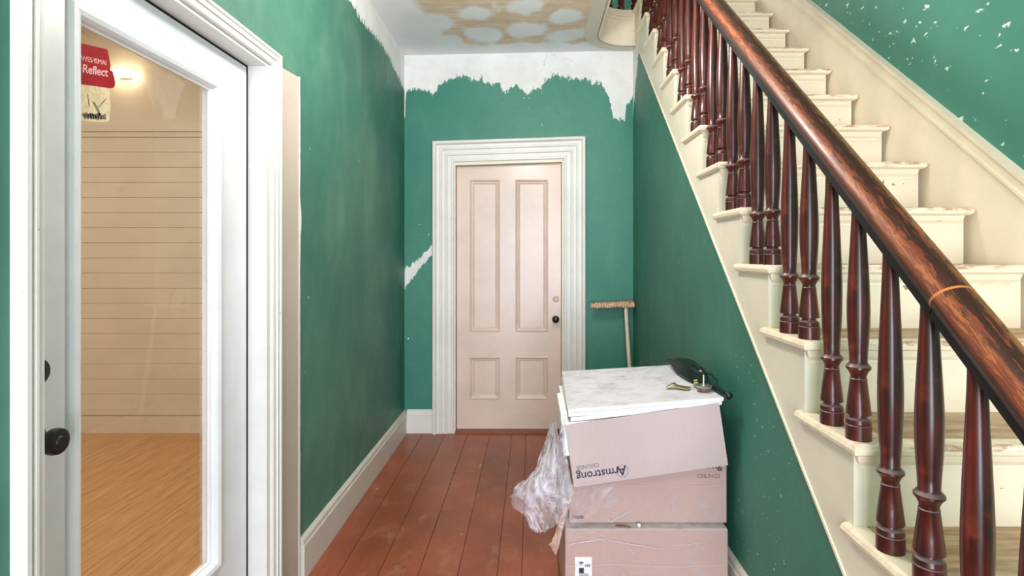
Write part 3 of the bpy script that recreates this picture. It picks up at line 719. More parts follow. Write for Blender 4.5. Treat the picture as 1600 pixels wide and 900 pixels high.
for nm, b, lb in (('wall_side_room_left', (rx0 - 0.1, rx0, ry0, ry1 + 0.1, 0, rz), 'far left wall of the side room'), ('wall_side_room_front', (rx0, rx1, ry0 - 0.1, ry0, 0, rz), 'near wall of the side room')):
    p = MB(); p.box(*b); tag(p.build(nm, 'roomwall'), lb, 'wall', kind='structure')
p = MB(); p.box(rx0 - 0.1, rx1, ry0 - 0.1, ry1 + 0.1, rz, rz + 0.1)
tag(p.build('ceiling_side_room', 'roomwall'), 'plain warm white ceiling of the side room', 'ceiling', kind='structure')
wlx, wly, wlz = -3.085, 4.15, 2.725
lm = thing('wall_light', (wlx, wly, wlz), 'lit oblong wall light in the side room right behind the red sticker', 'lamp')  # made-up glowing body, stands in for the reflected glow in the pane
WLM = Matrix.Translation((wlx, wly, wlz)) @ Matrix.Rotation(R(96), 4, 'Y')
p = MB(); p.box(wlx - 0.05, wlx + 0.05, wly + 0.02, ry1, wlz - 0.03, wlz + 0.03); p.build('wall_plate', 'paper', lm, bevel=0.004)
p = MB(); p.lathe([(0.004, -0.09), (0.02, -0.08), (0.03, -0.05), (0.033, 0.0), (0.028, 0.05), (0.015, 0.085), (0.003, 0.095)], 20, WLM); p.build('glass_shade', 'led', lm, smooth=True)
def spot_pt(name, loc, e, r, c):
    l = bpy.data.lights.new(name, 'POINT'); l.energy = e; l.shadow_soft_size = r; l.color = c
    o = bpy.data.objects.new(name, l); COL.objects.link(o); o.location = loc; return o
for (a, b, e_) in ((-2.0, 2.2, 17), (-3.6, 2.2, 17), (-2.9, 0.6, 17)):
    o = area('ceiling_light_glow', (a, b, rz - 0.03), (0, 0, 0), 0.3, 0.3, e_, (1.0, 0.88, 0.72)); o.data.shape = 'DISK'  # unseen fill lights added to light the side room evenly

# stickers on the pane
def text_mesh(body, size, mat, mtx, parent, name='lettering', shear=0.0, bold=0.0, align='LEFT', spacing=1.0):
    cu = bpy.data.curves.new(name, 'FONT'); cu.body = body; cu.size = size; cu.shear = shear; cu.offset = bold; cu.align_x = align; cu.space_character = spacing
    cu.extrude = 0.0004; cu.resolution_u = 3
    o = bpy.data.objects.new(name, cu); COL.objects.link(o)
    dg = bpy.context.evaluated_depsgraph_get(); dg.update()
    me = bpy.data.meshes.new_from_object(o.evaluated_get(dg)); me.name = name
    bpy.data.objects.remove(o); bpy.data.curves.remove(cu)
    me.transform(mtx); me.materials.clear(); me.materials.append(M[mat])
    t = bpy.data.objects.new(name, me); COL.objects.link(t)
    if parent: t.parent = parent; t.location = -Vector(parent.location)
    return t
def plate(poly, mat, name, parent, x0, x1):
    p = MB(); n = len(poly)
    A = [(x0, y, z) for y, z in poly]; B_ = [(x1, y, z) for y, z in poly]
    p.quad(A); p.quad(B_)
    for i in range(n): p.quad((A[i], A[(i + 1) % n], B_[(i + 1) % n], B_[i]))
    return p.build(name, mat, parent)
GX = XF - 0.016
st = thing('door_sticker', (GX, 1.3, 1.75), 'red sticker with white lettering stuck high on the glass door', 'sticker')
def rot2(pts, c, a): return [(c[0] + (y - c[0]) * math.cos(a) - (z - c[1]) * math.sin(a), c[1] + (y - c[0]) * math.sin(a) + (z - c[1]) * math.cos(a)) for y, z in pts]
cc = (1.31, 1.805); ta = R(11)
rp = [(1.25, 1.757), (1.355, 1.757), (1.363, 1.760), (1.368, 1.766), (1.370, 1.775), (1.368, 1.798), (1.358, 1.803), (1.362, 1.812), (1.360, 1.845), (1.356, 1.850), (1.25, 1.850)]
rp = [(y + 0.003, z + 0.004) for y, z in rp]
plate(rot2(rp, cc, ta), 'red', 'sticker_face', st, GX + 0.0002, GX + 0.0012)
def glass_text(body, size, y, z, mat, shear=0, bold=0.0):
    m = Matrix.Translation((GX + 0.0016, y, z)) @ Matrix(((0, 0, 1, 0), (1, 0, 0, 0), (0, 1, 0, 0), (0, 0, 0, 1))) @ Matrix.Rotation(ta, 4, 'Z')
    return text_mesh(body, size, mat, m, st, shear=shear, bold=bold)
glass_text('WES\u00b7ISMAI', 0.0165, 1.274, 1.808, 'pinkprint')
glass_text('Reflect', 0.028, 1.275, 1.781, 'pinkprint', 0.25, 0.0005)
st2 = thing('sticker_residue', (GX, 1.3, 1.68), 'torn clear sticker with grey smudges just below the red sticker', 'sticker')
rr = [(1.268, 1.668), (1.345, 1.682), (1.358, 1.69), (1.362, 1.72), (1.358, 1.775), (1.268, 1.750)]
plate(rr, 'clear_label', 'clear_film', st2, GX + 0.0002, GX + 0.0008)
random.seed(3)
for i in range(9):
    cy, cz = 1.282 + 0.0075 * i, 1.682 + 0.0016 * i; pl = []
    for a in range(9): q = 2 * math.pi * a / 9; rr_ = random.uniform(0.5, 1.2); pl.append((cy + 0.007 * rr_ * math.cos(q), cz + 0.008 * rr_ * math.sin(q)))
    plate(pl, 'residue', 'smudge', st2, GX + 0.001, GX + 0.0014)
plate([(1.305, 1.722), (1.312, 1.722), (1.326, 1.708), (1.33, 1.694), (1.325, 1.694), (1.318, 1.706)], 'residue', 'smudge', st2, GX + 0.001, GX + 0.0014)
plate([(1.325, 1.712), (1.348, 1.74), (1.347, 1.742), (1.323, 1.713)], 'residue', 'smudge', st2, GX + 0.001, GX + 0.0014)
plate([(1.292, 1.735), (1.296, 1.72), (1.298, 1.708), (1.2955, 1.708), (1.2935, 1.72), (1.29, 1.735)], 'residue', 'smudge', st2, GX + 0.001, GX + 0.0014)

# ------------------------------------------------------------------ staircase
stair = thing('staircase', (1.2, 0.4, 0), 'cream painted staircase with mahogany turned balusters and worn handrail', 'stairs')
RUN, RISE = 0.235, 0.204
Yk = lambda k: 1.27 + RUN * (k - 2)
Zk = lambda k: 0.917 + RISE * (k - 2)
XN, XE = 0.746, 1.592
tprof = [(0.05, 0), (0.012, 0), (0.004, -0.004), (0, -0.013), (0.003, -0.023), (0.011, -0.028), (0.02, -0.029), (0.021, -0.036), (0.024, -0.046), (0.031, -0.055), (0.034, -0.057), (0.034, -0.066), (0.038, -0.066), (0.05, -0.066)]
# one tread, then copies
def tread_mesh(depth):
    t = MB(); yk, z = 0.0, 0.0
    t.sweep([(XE, 0.06), (XE, 0), (XN, 0), (XN, depth)], tprof, lambda u, v, h: (u, v, h), mats=[1, 2, 2] + [1] * 10)
    t.box(XN + 0.05, XE - 0.05, 0.05, depth, -0.03, 0.0, 1, top=0); t.box(XE - 0.05, XE, 0.06, depth, -0.03, 0.0, 1, top=0)
    return t
def riser_mesh():
    r = MB(); r.box(0.790, 1.580, 0.0, RUN - 0.001, 0.0, RISE - 0.03); return r
t0 = r0 = None
for k in range(-2, 14):
    loc = Vector((0, Yk(k), Zk(k))) - stair.location
    if t0 is None: t0 = tread_mesh(0.296).build('tread', ['tread', 'nosing', 'worn_edge'], stair); t0.location = loc
    else: copy_mesh(t0, loc, stair)
    rl = Vector((0, Yk(k) + 0.037, Zk(k) - RISE)) - stair.location
    if k == -2:
        b = MB(); b.box(0.790, 1.580, Yk(k) + 0.037, Yk(k) + RUN, 0.0, Zk(k) - 0.03); b.build('riser', 'cream', stair); continue
    if r0 is None: r0 = riser_mesh().build('riser', 'cream', stair); r0.location = rl
    else: copy_mesh(r0, rl, stair)
sg = MB(); low = lambda y: max(0.0, nosing(y) - 0.405)
for k in range(-2, 13):
    ya, yb = Yk(k) + 0.037, Yk(k + 1) + 0.037
    if yb > 4.07: yb = 4.07
    sg.hexa([(0.766, ya, low(ya)), (0.79, ya, low(ya)), (0.79, yb, low(yb)), (0.766, yb, low(yb))],
            [(0.766, ya, Zk(k) - 0.029), (0.79, ya, Zk(k) - 0.029), (0.79, yb, Zk(k) - 0.029), (0.766, yb, Zk(k) - 0.029)])
ya, yb = Yk(13) + 0.037, 4.07
sg.hexa([(0.766, ya, low(ya)), (0.79, ya, low(ya)), (0.79, yb, low(yb)), (0.766, yb, low(yb))], [(0.766, ya, ZU - 0.03), (0.79, ya, ZU - 0.03), (0.79, yb, ZU - 0.03), (0.766, yb, ZU - 0.03)])
sg.build('stringer', 'cream_stringer', stair)
bd = MB(); a, b = 0.9, 4.06
bd.hexa([(0.762, a, low(a) - 0.004), (0.768, a, low(a) - 0.004), (0.768, b, low(b) - 0.004), (0.762, b, low(b) - 0.004)], [(0.762, a, low(a) + 0.008), (0.768, a, low(a) + 0.008), (0.768, b, low(b) + 0.008), (0.762, b, low(b) + 0.008)])
bd.build('stringer_bead', 'cream', stair)
ws = MB(); a, b = 0.5, 4.0; tp = lambda y: nosing(y) + 0.25
for (xa, xb, lo, hi) in ((1.600, XR, -0.30, 0.176), (1.588, XR, 0.176, 0.188), (1.594, XR, 0.188, 0.232), (1.586, XR, 0.232, 0.25)):
    ws.hexa([(xa, a, nosing(a) + lo), (xb, a, nosing(a) + lo), (xb, b, nosing(b) + lo), (xa, b, nosing(b) + lo)], [(xa, a, nosing(a) + hi), (xb, a, nosing(a) + hi), (xb, b, nosing(b) + hi), (xa, b, nosing(b) + hi)])
ws.build('wall_stringer', 'cream', stair)

# balusters: two on each tread, front one shorter
XB = 0.786
RAILC = 0.565                              # rail centre above the nosing line
def baluster_mesh(H):
    pr = [(0.0285, 0), (0.0285, 0.034), (0.0265, 0.036), (0.0285, 0.039), (0.0265, 0.048), (0.019, 0.053), (0.018, 0.058), (0.0275, 0.060), (0.0275, 0.064), (0.0245, 0.09), (0.0185, 0.142), (0.0195, 0.144), (0.0175, 0.146), (0.0175, 0.153), (0.022, 0.163), (0.0275, 0.169), (0.0275, 0.174), (0.023, 0.179), (0.0195, 0.184)]
    s0 = 0.184; L = H - s0
    for f, r in ((0.06, 0.0205), (0.14, 0.0228), (0.22, 0.0245), (0.3, 0.0252), (0.38, 0.025), (0.5, 0.0232), (0.62, 0.0208), (0.75, 0.018), (0.88, 0.0155), (1.0, 0.0140)):
        pr.append((r, s0 + L * f))
    m = MB(); m.lathe(pr, 18); return m
protos = []
for q in range(2):
    yo = 0.052 + 0.1175 * q
    H = RAILC + 0.868 * yo - 0.038
    protos.append((yo, H))
first = {}
for k in range(-1, 13):
    for q, (yo, H) in enumerate(protos):
        loc = Vector((XB, Yk(k) + yo, Zk(k))) - stair.location
        if q not in first:
            first[q] = baluster_mesh(H).build('baluster', 'mahogany', stair, smooth=True); first[q].location = loc
        else: copy_mesh(first[q], loc, stair)
# gallery balusters round the well
gb = baluster_mesh(0.55).build('baluster', 'mahogany', stair, smooth=True)
gpath = [(XB, 3.97), (0.765, 4.07), (0.67, 4.105), (0.575, 4.08), (0.49, 4.0), (0.445, 3.9)] + [(0.435, 3.78 - 0.1175 * i) for i in range(10)]
for i, (gx_, gy_) in enumerate(gpath):
    loc = Vector((gx_, gy_, ZU)) - stair.location
    if i == 0: gb.location = loc
    else: copy_mesh(gb, loc, stair)

# handrail: a rounded section swept along the flight, then level round the well
def rail_section(pts, name, prof, mat, uv=True, u0=0.0):
    m = MB(); pts = [Vector(p) for p in pts]; n = len(pts); rows = []; u = u0; us = []
    for j, p in enumerate(pts):
        a = (pts[j] - pts[j - 1]).normalized() if j > 0 else (pts[1] - pts[0]).normalized()
        b = (pts[j + 1] - pts[j]).normalized() if j < n - 1 else a
        d = (a + b).normalized(); side = d.cross(Vector((0, 0, 1))).normalized(); up = side.cross(d)
        rows.append([p + side * s_ + up * h for s_, h in prof])
        if j: u += (pts[j] - pts[j - 1]).length
        us.append(u)
    k = len(prof)
    for j in range(n - 1):
        for c in range(k):
            c2 = (c + 1) % k
            v0, v1 = c / k, (c + 1) / k
            m.quad((rows[j][c], rows[j + 1][c], rows[j + 1][c2], rows[j][c2]), 0, ((us[j], v0), (us[j + 1], v0), (us[j + 1], v1), (us[j], v1)))
    m.quad(rows[0]); m.quad(list(reversed(rows[-1])))
    return m
rp = []
for i in range(27):                        # left underside -> crown -> right underside
    a = R(232 - 284 * i / 26)
    rp.append((0.041 * math.cos(a), 0.034 * math.sin(a) + 0.004))
fil = [(-0.026, -0.0215), (-0.026, -0.040), (0.026, -0.040), (0.026, -0.0215)]
rail_z = lambda y: nosing(y) + RAILC
yj = 1.03
low_pts = [(XB, 0.33 + (yj - 0.003 - 0.33) * i / 10, rail_z(0.33 + (yj - 0.003 - 0.33) * i / 10)) for i in range(11)]
ye = 3.8
up_pts = [(XB, yj + (ye - yj) * i / 36, rail_z(yj + (ye - yj) * i / 36)) for i in range(37)]
zr = rail_z(ye) + 0.02
up_pts += [(XB, 3.9, zr), (XB - 0.02, 4.02, zr), (0.74, 4.08, zr), (0.67, 4.105, zr), (0.575, 4.08, zr), (0.49, 4.0, zr), (0.445, 3.9, zr), (0.435, 3.78, zr), (0.435, 2.7, zr)]
h1 = rail_section(up_pts, 'handrail', rp, 'rail').build('handrail', 'rail', stair, smooth=True)
rail_section(up_pts, 'f', fil, 'raildark').build('handrail_fillet', 'raildark', h1).location = (0, 0, 0)
h2 = rail_section(low_pts, 'handrail', rp, 'rail', u0=7.3).build('handrail', 'rail', stair, smooth=True)
rail_section(low_pts, 'f', fil, 'raildark').build('handrail_fillet', 'raildark', h2).location = (0, 0, 0)
rail_section([(XB, yj - 0.0035, rail_z(yj - 0.0035)), (XB, yj + 0.0005, rail_z(yj + 0.0005))], 'j', [(a * 1.006, b * 1.006 + 0.0001) for a, b in rp], 'railjoint').build('handrail_joint', 'railjoint', stair)
for f in (h1, h2):
    for c in f.children: c.location = Vector((0, 0, 0))
nw = MB(); nw.lathe([(0.06, 0), (0.06, 0.25), (0.045, 0.28), (0.055, 0.33), (0.05, 0.5), (0.036, 0.62), (0.05, 0.65), (0.055, 0.68), (0.055, 0.74), (0.03, 0.77), (0.045, 0.81), (0.03, 0.85), (0.005, 0.86)], 20, Matrix.Translation((XB, 0.285, 0)))
nw.build('newel_post', 'mahogany', stair, smooth=True)

# ------------------------------------------------------------------ boxes of ceiling panels
FB = 2.05
def front_text(body, size, x, y, z, ang, mat, parent, **kw):
    m = Matrix.Translation((x, y, z)) @ Matrix.Rotation(R(90), 4, 'X') @ Matrix.Rotation(ang, 4, 'Z')
    return text_mesh(body, size, mat, m, parent, **kw)
b1 = thing('cardboard_box', (0.43, 2.35, 0), 'brown cardboard box on the floor, bottom of the stack, with a white label', 'box', 'boxes of ceiling panels')
m = MB(); m.box(0.126, 0.734, FB, 2.66, 0.0, 0.336, 0, top=1); m.build('box_body', ['card_low', 'box_dust'], b1, bevel=0.006)
m = MB(); m.box(0.163, 0.226, FB - 0.0012, FB + 0.001, 0.155, 0.232); lb = m.build('shipping_label', 'paper', b1)
lb['label'] = 'white paper shipping label'
m = MB()
yy = FB - 0.0016
def mk(x0, x1, z0, z1, mi=0): m.box(x0, x1, yy, FB - 0.0011, z0, z1, mi)
mk(0.178, 0.196, 0.172, 0.192); mk(0.185, 0.189, 0.175, 0.189, 1); mk(0.181, 0.193, 0.180, 0.184, 1)
mk(0.177, 0.195, 0.2095, 0.213); mk(0.183, 0.188, 0.205, 0.2095); mk(0.186, 0.189, 0.213, 0.2165)
mk(0.200, 0.204, 0.196, 0.204, 2); mk(0.206, 0.211, 0.196, 0.206, 2); mk(0.213, 0.219, 0.196, 0.205, 2)
for i in range(4): mk(0.178, 0.216 - 0.004 * (i % 2), 0.1585 + 0.0035 * i, 0.1602 + 0.0035 * i, 2)
m.build('label_marks', ['print', 'paper', 'print_grey'], lb).location = (0, 0, 0)
# crushed middle box
b2 = thing('cardboard_box', (0.44, 2.4, 0.336), 'crushed cardboard box wrapped in film, middle of the stack', 'box', 'boxes of ceiling panels')
m = MB(); y0, y1 = 2.094, 2.66; xa, xb = 0.145, 0.745
m.hexa([(xa, y0, 0.336), (xb, y0, 0.336), (xb - 0.005, y1, 0.336), (xa, y1, 0.336)], [(xa - 0.004, y0, 0.482), (xb, y0, 0.570), (xb - 0.005, y1, 0.570), (xa, y1, 0.482)])
m.build('box_body', 'card_low', b2, bevel=0.005)
front_text('CEILINGS', 0.0215, 0.629, y0 - 0.0008, 0.5085, 0, 'print_grey', b2)
front_text('Armstrong', 0.042, 0.540, y0 - 0.0008, 0.546, 0, 'print', b2, bold=0.0006)
front_text('20208', 0.018, 0.154, y0 - 0.0008, 0.353, 0, 'print', b2, bold=0.0003)
# tilted top box
b3 = thing('cardboard_box', (0.44, 2.35, 0.53), 'open pale cardboard box tilted to the left, top of the stack', 'box', 'boxes of ceiling panels')
O = Vector((0.160, FB, 0.490)); ang = math.atan2(0.083, 0.572); ux = Vector((math.cos(ang), 0, math.sin(ang))); uz = Vector((-math.sin(ang), 0, math.cos(ang)))
W, Hb, Dp = 0.580, 0.235, 0.59
m = MB(); th_ = 0.005
def ob(u0, u1, y0, y1, v0, v1, mi=0):
    c = lambda u, y, v: O + ux * u + uz * v + Vector((0, y, 0))
    m.hexa([c(u0, y0, v0), c(u1, y0, v0), c(u1, y1, v0), c(u0, y1, v0)], [c(u0, y0, v1), c(u1, y0, v1), c(u1, y1, v1), c(u0, y1, v1)], mi)
ob(0, W, 0, th_, 0, Hb); ob(0, W, Dp - th_, Dp, 0, Hb); ob(W - th_, W, th_, Dp - th_, 0, Hb); ob(0, th_, th_, Dp - th_, 0, Hb - 0.03); ob(th_, W - th_, th_, Dp - th_, 0, th_)
m.build('box_body', 'card_top', b3, bevel=0.0015)
m = MB(); cc_ = lambda u, y, v: O + ux * u + uz * v + Vector((0, y, 0))
ua, ub, ya_, yb_ = th_ + 0.002, W - th_ - 0.002, th_ + 0.002, Dp - th_ - 0.002
m.hexa([cc_(ua, ya_, th_), cc_(ub, ya_, th_), cc_(ub, yb_, th_), cc_(ua, yb_, th_)], [cc_(ua, ya_, Hb + 0.006), cc_(ub, ya_, Hb - 0.032), cc_(ub, yb_, Hb - 0.032), cc_(ua, yb_, Hb + 0.006)]); m.build('panel_stack', 'tile_edge', b3)
def bt(body, size, u, v, mat, **kw):
    p = O + ux * u + uz * v; return front_text(body, size, p.x, FB - 0.0008, p.z, ang + math.pi, mat, b3, **kw)
LX = 0.199
bt('A', 0.050, LX + 0.003, 0.0545, 'print', bold=0.0006)
bt('rmstrong', 0.0425, LX - 0.0255, 0.0515, 'print', bold=0.0004, spacing=1.0)
bt('CEILINGS', 0.0205, 0.104, 0.078, 'print_grey')
m = MB(); c = O + ux * (LX - 0.0125) + uz * 0.036; ring = []
for i in range(40):
    a = 2 * math.pi * i / 40
    for r_, yq in ((0.0215, FB - 0.0012), (0.0225, FB - 0.0012)): ring.append(c + ux * (r_ * math.cos(a)) + uz * (r_ * math.sin(a)) + Vector((0, yq - FB, 0)))
for i in range(40):
    j = (i + 1) % 40
    m.quad((ring[2 * i], ring[2 * j], ring[2 * j + 1], ring[2 * i + 1]))
m.build('logo_ring', 'print', b3)

# loose panels on top
def tile(front_l, front_r, back_r, back_l, th, label, top_mat='tile_top'):
    t = MB(); P = [Vector(p) for p in (front_l, front_r, back_r, back_l)]
    t.hexa([p - Vector((0, 0, th)) for p in P], P, 0, top=1)
    return tag(t.build('acoustic_tile', ['tile_edge', top_mat], loc=P[0], bevel=0.002), label, 'tile', 'loose white ceiling tiles on the boxes')
tile((0.148, 2.060, 0.7490), (0.706, 2.060, 0.8085), (0.702, 2.635, 0.8085), (0.148, 2.635, 0.7490), 0.0165, 'white ceiling tile lying in the top box, lowest of three')
tile((0.139, 2.053, 0.7670), (0.712, 2.053, 0.8125), (0.700, 2.636, 0.8145), (0.143, 2.636, 0.7705), 0.0150, 'white ceiling tile with crisp edge, second of the three on the top box')
tile((0.137, 2.045, 0.7825), (0.716, 2.045, 0.8275), (0.668, 2.63, 0.8305), (0.146, 2.63, 0.800), 0.0135, 'dusty white ceiling tile on top of the stack carrying the small hardware')
lt = MB(); P = [(0.122, 2.062, 0.602), (0.149, 2.062, 0.604), (0.149, 2.36, 0.604), (0.122, 2.36, 0.602)]; Q = [(0.110, 2.062, 0.764), (0.1345, 2.062, 0.766), (0.1345, 2.36, 0.766), (0.110, 2.36, 0.764)]
lt.hexa(P, Q)
tag(lt.build('acoustic_tile', 'tile_edge', bevel=0.003), 'white ceiling tile standing on edge at the left side of the top box', 'tile', 'loose white ceiling tiles on the boxes')

# small things on the top tile
ztop = lambda x, y: 0.7825 + (x - 0.137) * 0.0777 + (y - 2.045) * 0.02
um = thing('umbrella', (0.69, 2.35, 0.83), 'dark green folded umbrella with ball handle along the right edge of the tiles', 'umbrella')
tip, ball = Vector((0.642, 2.60, 0.866)), Vector((0.728, 2.03, 0.838))
m = MB(); n, seg = 22, 22; rows = []
prof_u = [(0, 0.003), (0.05, 0.005), (0.12, 0.012), (0.22, 0.022), (0.34, 0.030), (0.46, 0.033), (0.56, 0.030), (0.64, 0.022), (0.70, 0.013), (0.74, 0.010)]
for j in range(n + 1):
    f = 0.74 * j / n; r_ = 1.3 * interp(prof_u, f); c = tip.lerp(ball, f); c.z = c.z + 0.012 * math.sin(math.pi * min(1, f / 0.74)) - 0.006
    row = []
    for q in range(seg):
        a = 2 * math.pi * q / seg
        rr_ = r_ * (1 + 0.16 * math.sin(5 * a + 6 * f) + 0.10 * math.sin(11 * a + 3))
        p = c + Vector((0.85 * rr_ * math.cos(a), 0.1 * rr_ * math.cos(a), rr_ * math.sin(a)))
        p.z = max(p.z, ztop(p.x, p.y) + 0.002); p.x = min(p.x, 0.766); row.append(p)
    rows.append(row)
for j in range(n):
    for q in range(seg): m.quad((rows[j][q], rows[j][(q + 1) % seg], rows[j + 1][(q + 1) % seg], rows[j + 1][q]))
m.quad(rows[0]); m.quad(list(reversed(rows[-1])))
m.build('folded_canopy', 'umbrella', um, smooth=True)
m = MB(); d = (ball - tip)
m.tube([tip.lerp(ball, f) for f in (0.66, 0.72, 0.80, 0.9, 0.985)], [0.008, 0.009, 0.0085, 0.010, 0.009], 12); m.build('handle', 'umbrella', um, smooth=True)
m = MB(); m.lathe([(0.0145 * math.sin(math.pi * i / 10) + 1e-4, -0.0145 * math.cos(math.pi * i / 10)) for i in range(11)], 16, Matrix.Translation(ball)); m.build('handle_knob', 'black', um, smooth=True)
m = MB(); c = tip.lerp(ball, 0.60); m.tube([c + Vector((0.01, 0, 0.026)), c + Vector((0.03, -0.05, 0.028)), c + Vector((0.034, -0.10, 0.016)), c + Vector((0.024, -0.13, 0.006))], [0.003, 0.0035, 0.003, 0.002], 6); m.build('strap', 'umbrella', um)
def flat_strip(name, pts, wid, th, mat, parent, lift=0.0):
    m = MB(); n = len(pts)
    for j in range(n - 1):
        a, b = Vector(pts[j]), Vector(pts[j + 1]); dd = (b - a); s_ = Vector((-dd.y, dd.x, 0)).normalized() * wid / 2
        up = Vector((0, 0, th))
        m.hexa([a - s_, a + s_, b + s_, b - s_], [a - s_ + up, a + s_ + up, b + s_ + up, b - s_ + up])
    return m.build(name, mat, parent)
bx, by = 0.585, 2.20; z0 = ztop(bx, by)
br = thing('brass_fitting', (bx, by, z0), 'small crumpled brass fitting lying left of the round disc on the top tile', 'hardware')
def bp3(dx, dy, dz): return (bx + dx, by + dy, ztop(bx + dx, by + dy) + 0.002 + dz)
flat_strip('hinge_leaf', [bp3(-0.040, 0.02, 0), bp3(-0.024, 0.016, 0.010), bp3(-0.012, 0.012, 0.016), bp3(0.0, 0.006, 0.004)], 0.034, 0.004, 'brass', br)
flat_strip('hinge_leaf', [bp3(-0.004, 0.008, 0.006), bp3(0.012, -0.004, 0.004), bp3(0.040, -0.026, 0.002)], 0.036, 0.005, 'brass', br)
m = MB(); m.tube([bp3(-0.018, 0.022, 0.012), bp3(-0.002, -0.002, 0.014)], 0.005, 8); m.build('hinge_knuckle', 'steel', br)
ky = thing('brass_catch', (0.675, 2.24, ztop(0.675, 2.24)), 'bright brass catch leaning against the umbrella behind the round disc', 'hardware')
kk = lambda dx, dy, dz: (0.672 + dx, 2.235 + dy, ztop(0.672 + dx, 2.235 + dy) + 0.003 + dz)
flat_strip('catch_plate', [kk(-0.018, -0.035, 0), kk(-0.006, -0.01, 0.006), kk(0.008, 0.012, 0.018)], 0.018, 0.003, 'brass', ky)
flat_strip('catch_arm', [kk(0.0, 0.0, 0.014), kk(0.012, 0.012, 0.03), kk(0.022, 0.02, 0.048)], 0.012, 0.003, 'brass', ky)
m = MB(); m.tube([kk(-0.012, 0.0, 0.016), kk(0.018, -0.004, 0.018)], 0.004, 8); m.build('catch_pin', 'brass', ky)
dx_, dy_ = 0.672, 2.145; dz_ = ztop(dx_, dy_) + 0.0005
ds_ = thing('bolt_disc', (dx_, dy_, dz_), 'round metal disc with an upright bolt on the right front of the top tile', 'hardware')
m = MB(); m.lathe([(0.020, 0), (0.024, 0.002), (0.031, 0.014), (0.033, 0.018)], 26, Matrix.Translation((dx_, dy_, dz_))); m.build('disc_base', 'rust', ds_, smooth=True)
m = MB(); m.lathe([(0.033, 0.018), (0.034, 0.021), (0.028, 0.024), (0.012, 0.022), (0.010, 0.027), (0.007, 0.028)], 26, Matrix.Translation((dx_, dy_, dz_))); m.build('disc_cap', 'steel', ds_, smooth=True)
m = MB(); m.lathe([(0.0045, 0.026), (0.0045, 0.062), (0.003, 0.064)], 10, Matrix.Translation((dx_, dy_, dz_))); m.build('bolt', 'steel', ds_, smooth=True)
# small crumbs on the lower boxes
random.seed(11)
cr = thing('plaster_crumb', (0.40, 2.07, 0.3365), 'round white plaster crumb on the front lip of the bottom box', 'crumb')
m = MB(); m.lathe([(0.001, 0), (0.006, 0.001), (0.0075, 0.006), (0.005, 0.011), (0.001, 0.013)], 9, Matrix.Translation((0.405, 2.066, 0.3365))); m.build('crumb', 'plaster', cr)
m = MB(); m.prism([(0.315, 2.063), (0.345, 2.060), (0.372, 2.056), (0.37, 2.066), (0.35, 2.075), (0.32, 2.078)], 0.3365, 0.340)
tag(m.build('cardboard_scrap', 'rust', loc=(0.34, 2.066, 0.3365)), 'torn brown scrap on the front lip of the bottom box', 'scrap')

# ------------------------------------------------------------------ plastic wrap
pw = thing('plastic_wrap', (0.05, 2.15, 0.3), 'crumpled clear plastic wrap hanging off the left side of the boxes', 'plastic')
L_ = [(870, 640, 2.40), (857, 666, 2.32), (844, 704, 2.27), (834, 735, 2.22), (806, 758, 2.2), (797, 774, 2.2), (801, 792, 2.2), (812, 800, 2.2), (821, 806, 2.18), (826, 822, 2.17), (836, 830, 2.15)]
R_ = [(879, 640, 2.12), (881, 672, 2.06), (884, 706, 2.045), (888, 735, 2.035), (893, 756, 2.03), (896, 768, 2.03), (891, 782, 2.03), (886, 795, 2.03), (880, 806, 2.035), (872, 816, 2.04), (862, 826, 2.06)]
def path_at(T, f):
    f *= len(T) - 1; i = min(int(f), len(T) - 2); t = f - i
    return at(*T[i]).lerp(at(*T[i + 1]), t)
def drape(Lp, Rp, nu, nv, amp, seed, name, mat, parent, ridge=7):
    m = MB(); rows = []
    for j in range(nv + 1):
        v = j / nv; a, b = path_at(Lp, v), path_at(Rp, v); row = []
        for i in range(nu + 1):
            u = i / nu; p = a.lerp(b, u)
            w_ = math.sin(math.pi * u) ** 0.5
            n1 = mnoise.noise((u * ridge + seed, v * 2.3, seed)); n2 = mnoise.noise((u * ridge * 2.7, v * 6 + seed, 1.7)); n3 = mnoise.noise((u * 22, v * 20, seed + 4))
            d = (n1 * 1.0 + (0.5 - abs(n2)) * 1.0 + n3 * 0.12) * amp * (0.4 + 0.6 * w_)
            p = p + Vector((0.25 * d, -d, 0.15 * n2 * amp))
            if j == nv or i == 0: p += Vector((0.006 * mnoise.noise((i * 0.9, j * 0.7, seed)), 0, 0.012 * mnoise.noise((i * 0.8, j * 0.5, seed + 9))))
            if p.x > 0.098: p.y = min(p.y, 2.038)
            row.append(p)
        rows.append(row)
    for j in range(nv):
        for i in range(nu): m.quad((rows[j][i], rows[j][i + 1], rows[j + 1][i + 1], rows[j + 1][i]))
    return m.build(name, mat, parent, smooth=False)
def smooth_all(o): o.data.polygons.foreach_set('use_smooth', [True] * len(o.data.polygons)); return o
smooth_all(drape(L_, R_, 44, 60, 0.030, 2.3, 'hanging_film', 'film', pw))
smooth_all(drape([(858, 668, 2.3), (846, 716, 2.24), (838, 760, 2.16), (846, 790, 2.12)], [(880, 668, 2.045), (886, 716, 2.04), (892, 755, 2.028), (884, 792, 2.03)], 26, 34, 0.03, 8.1, 'hanging_film', 'film', pw, 5))
smooth_all(drape([(872, 790, 2.07), (870, 815, 2.06), (866, 838, 2.06), (857, 852, 2.06)], [(890, 790, 2.03), (882, 815, 2.04), (876, 840, 2.045), (869, 868, 2.05)], 12, 20, 0.012, 5.2, 'torn_tail', 'film_tail', pw, 3))
smooth_all(drape([(884, 752, 2.03), (880, 770, 2.03), (882, 792, 2.03), (884, 815, 2.045)], [(965, 752, 2.05), (940, 768, 2.085), (930, 790, 2.085), (900, 813, 2.085)], 26, 20, 0.012, 6.6, 'front_film', 'film_thin', pw, 6))
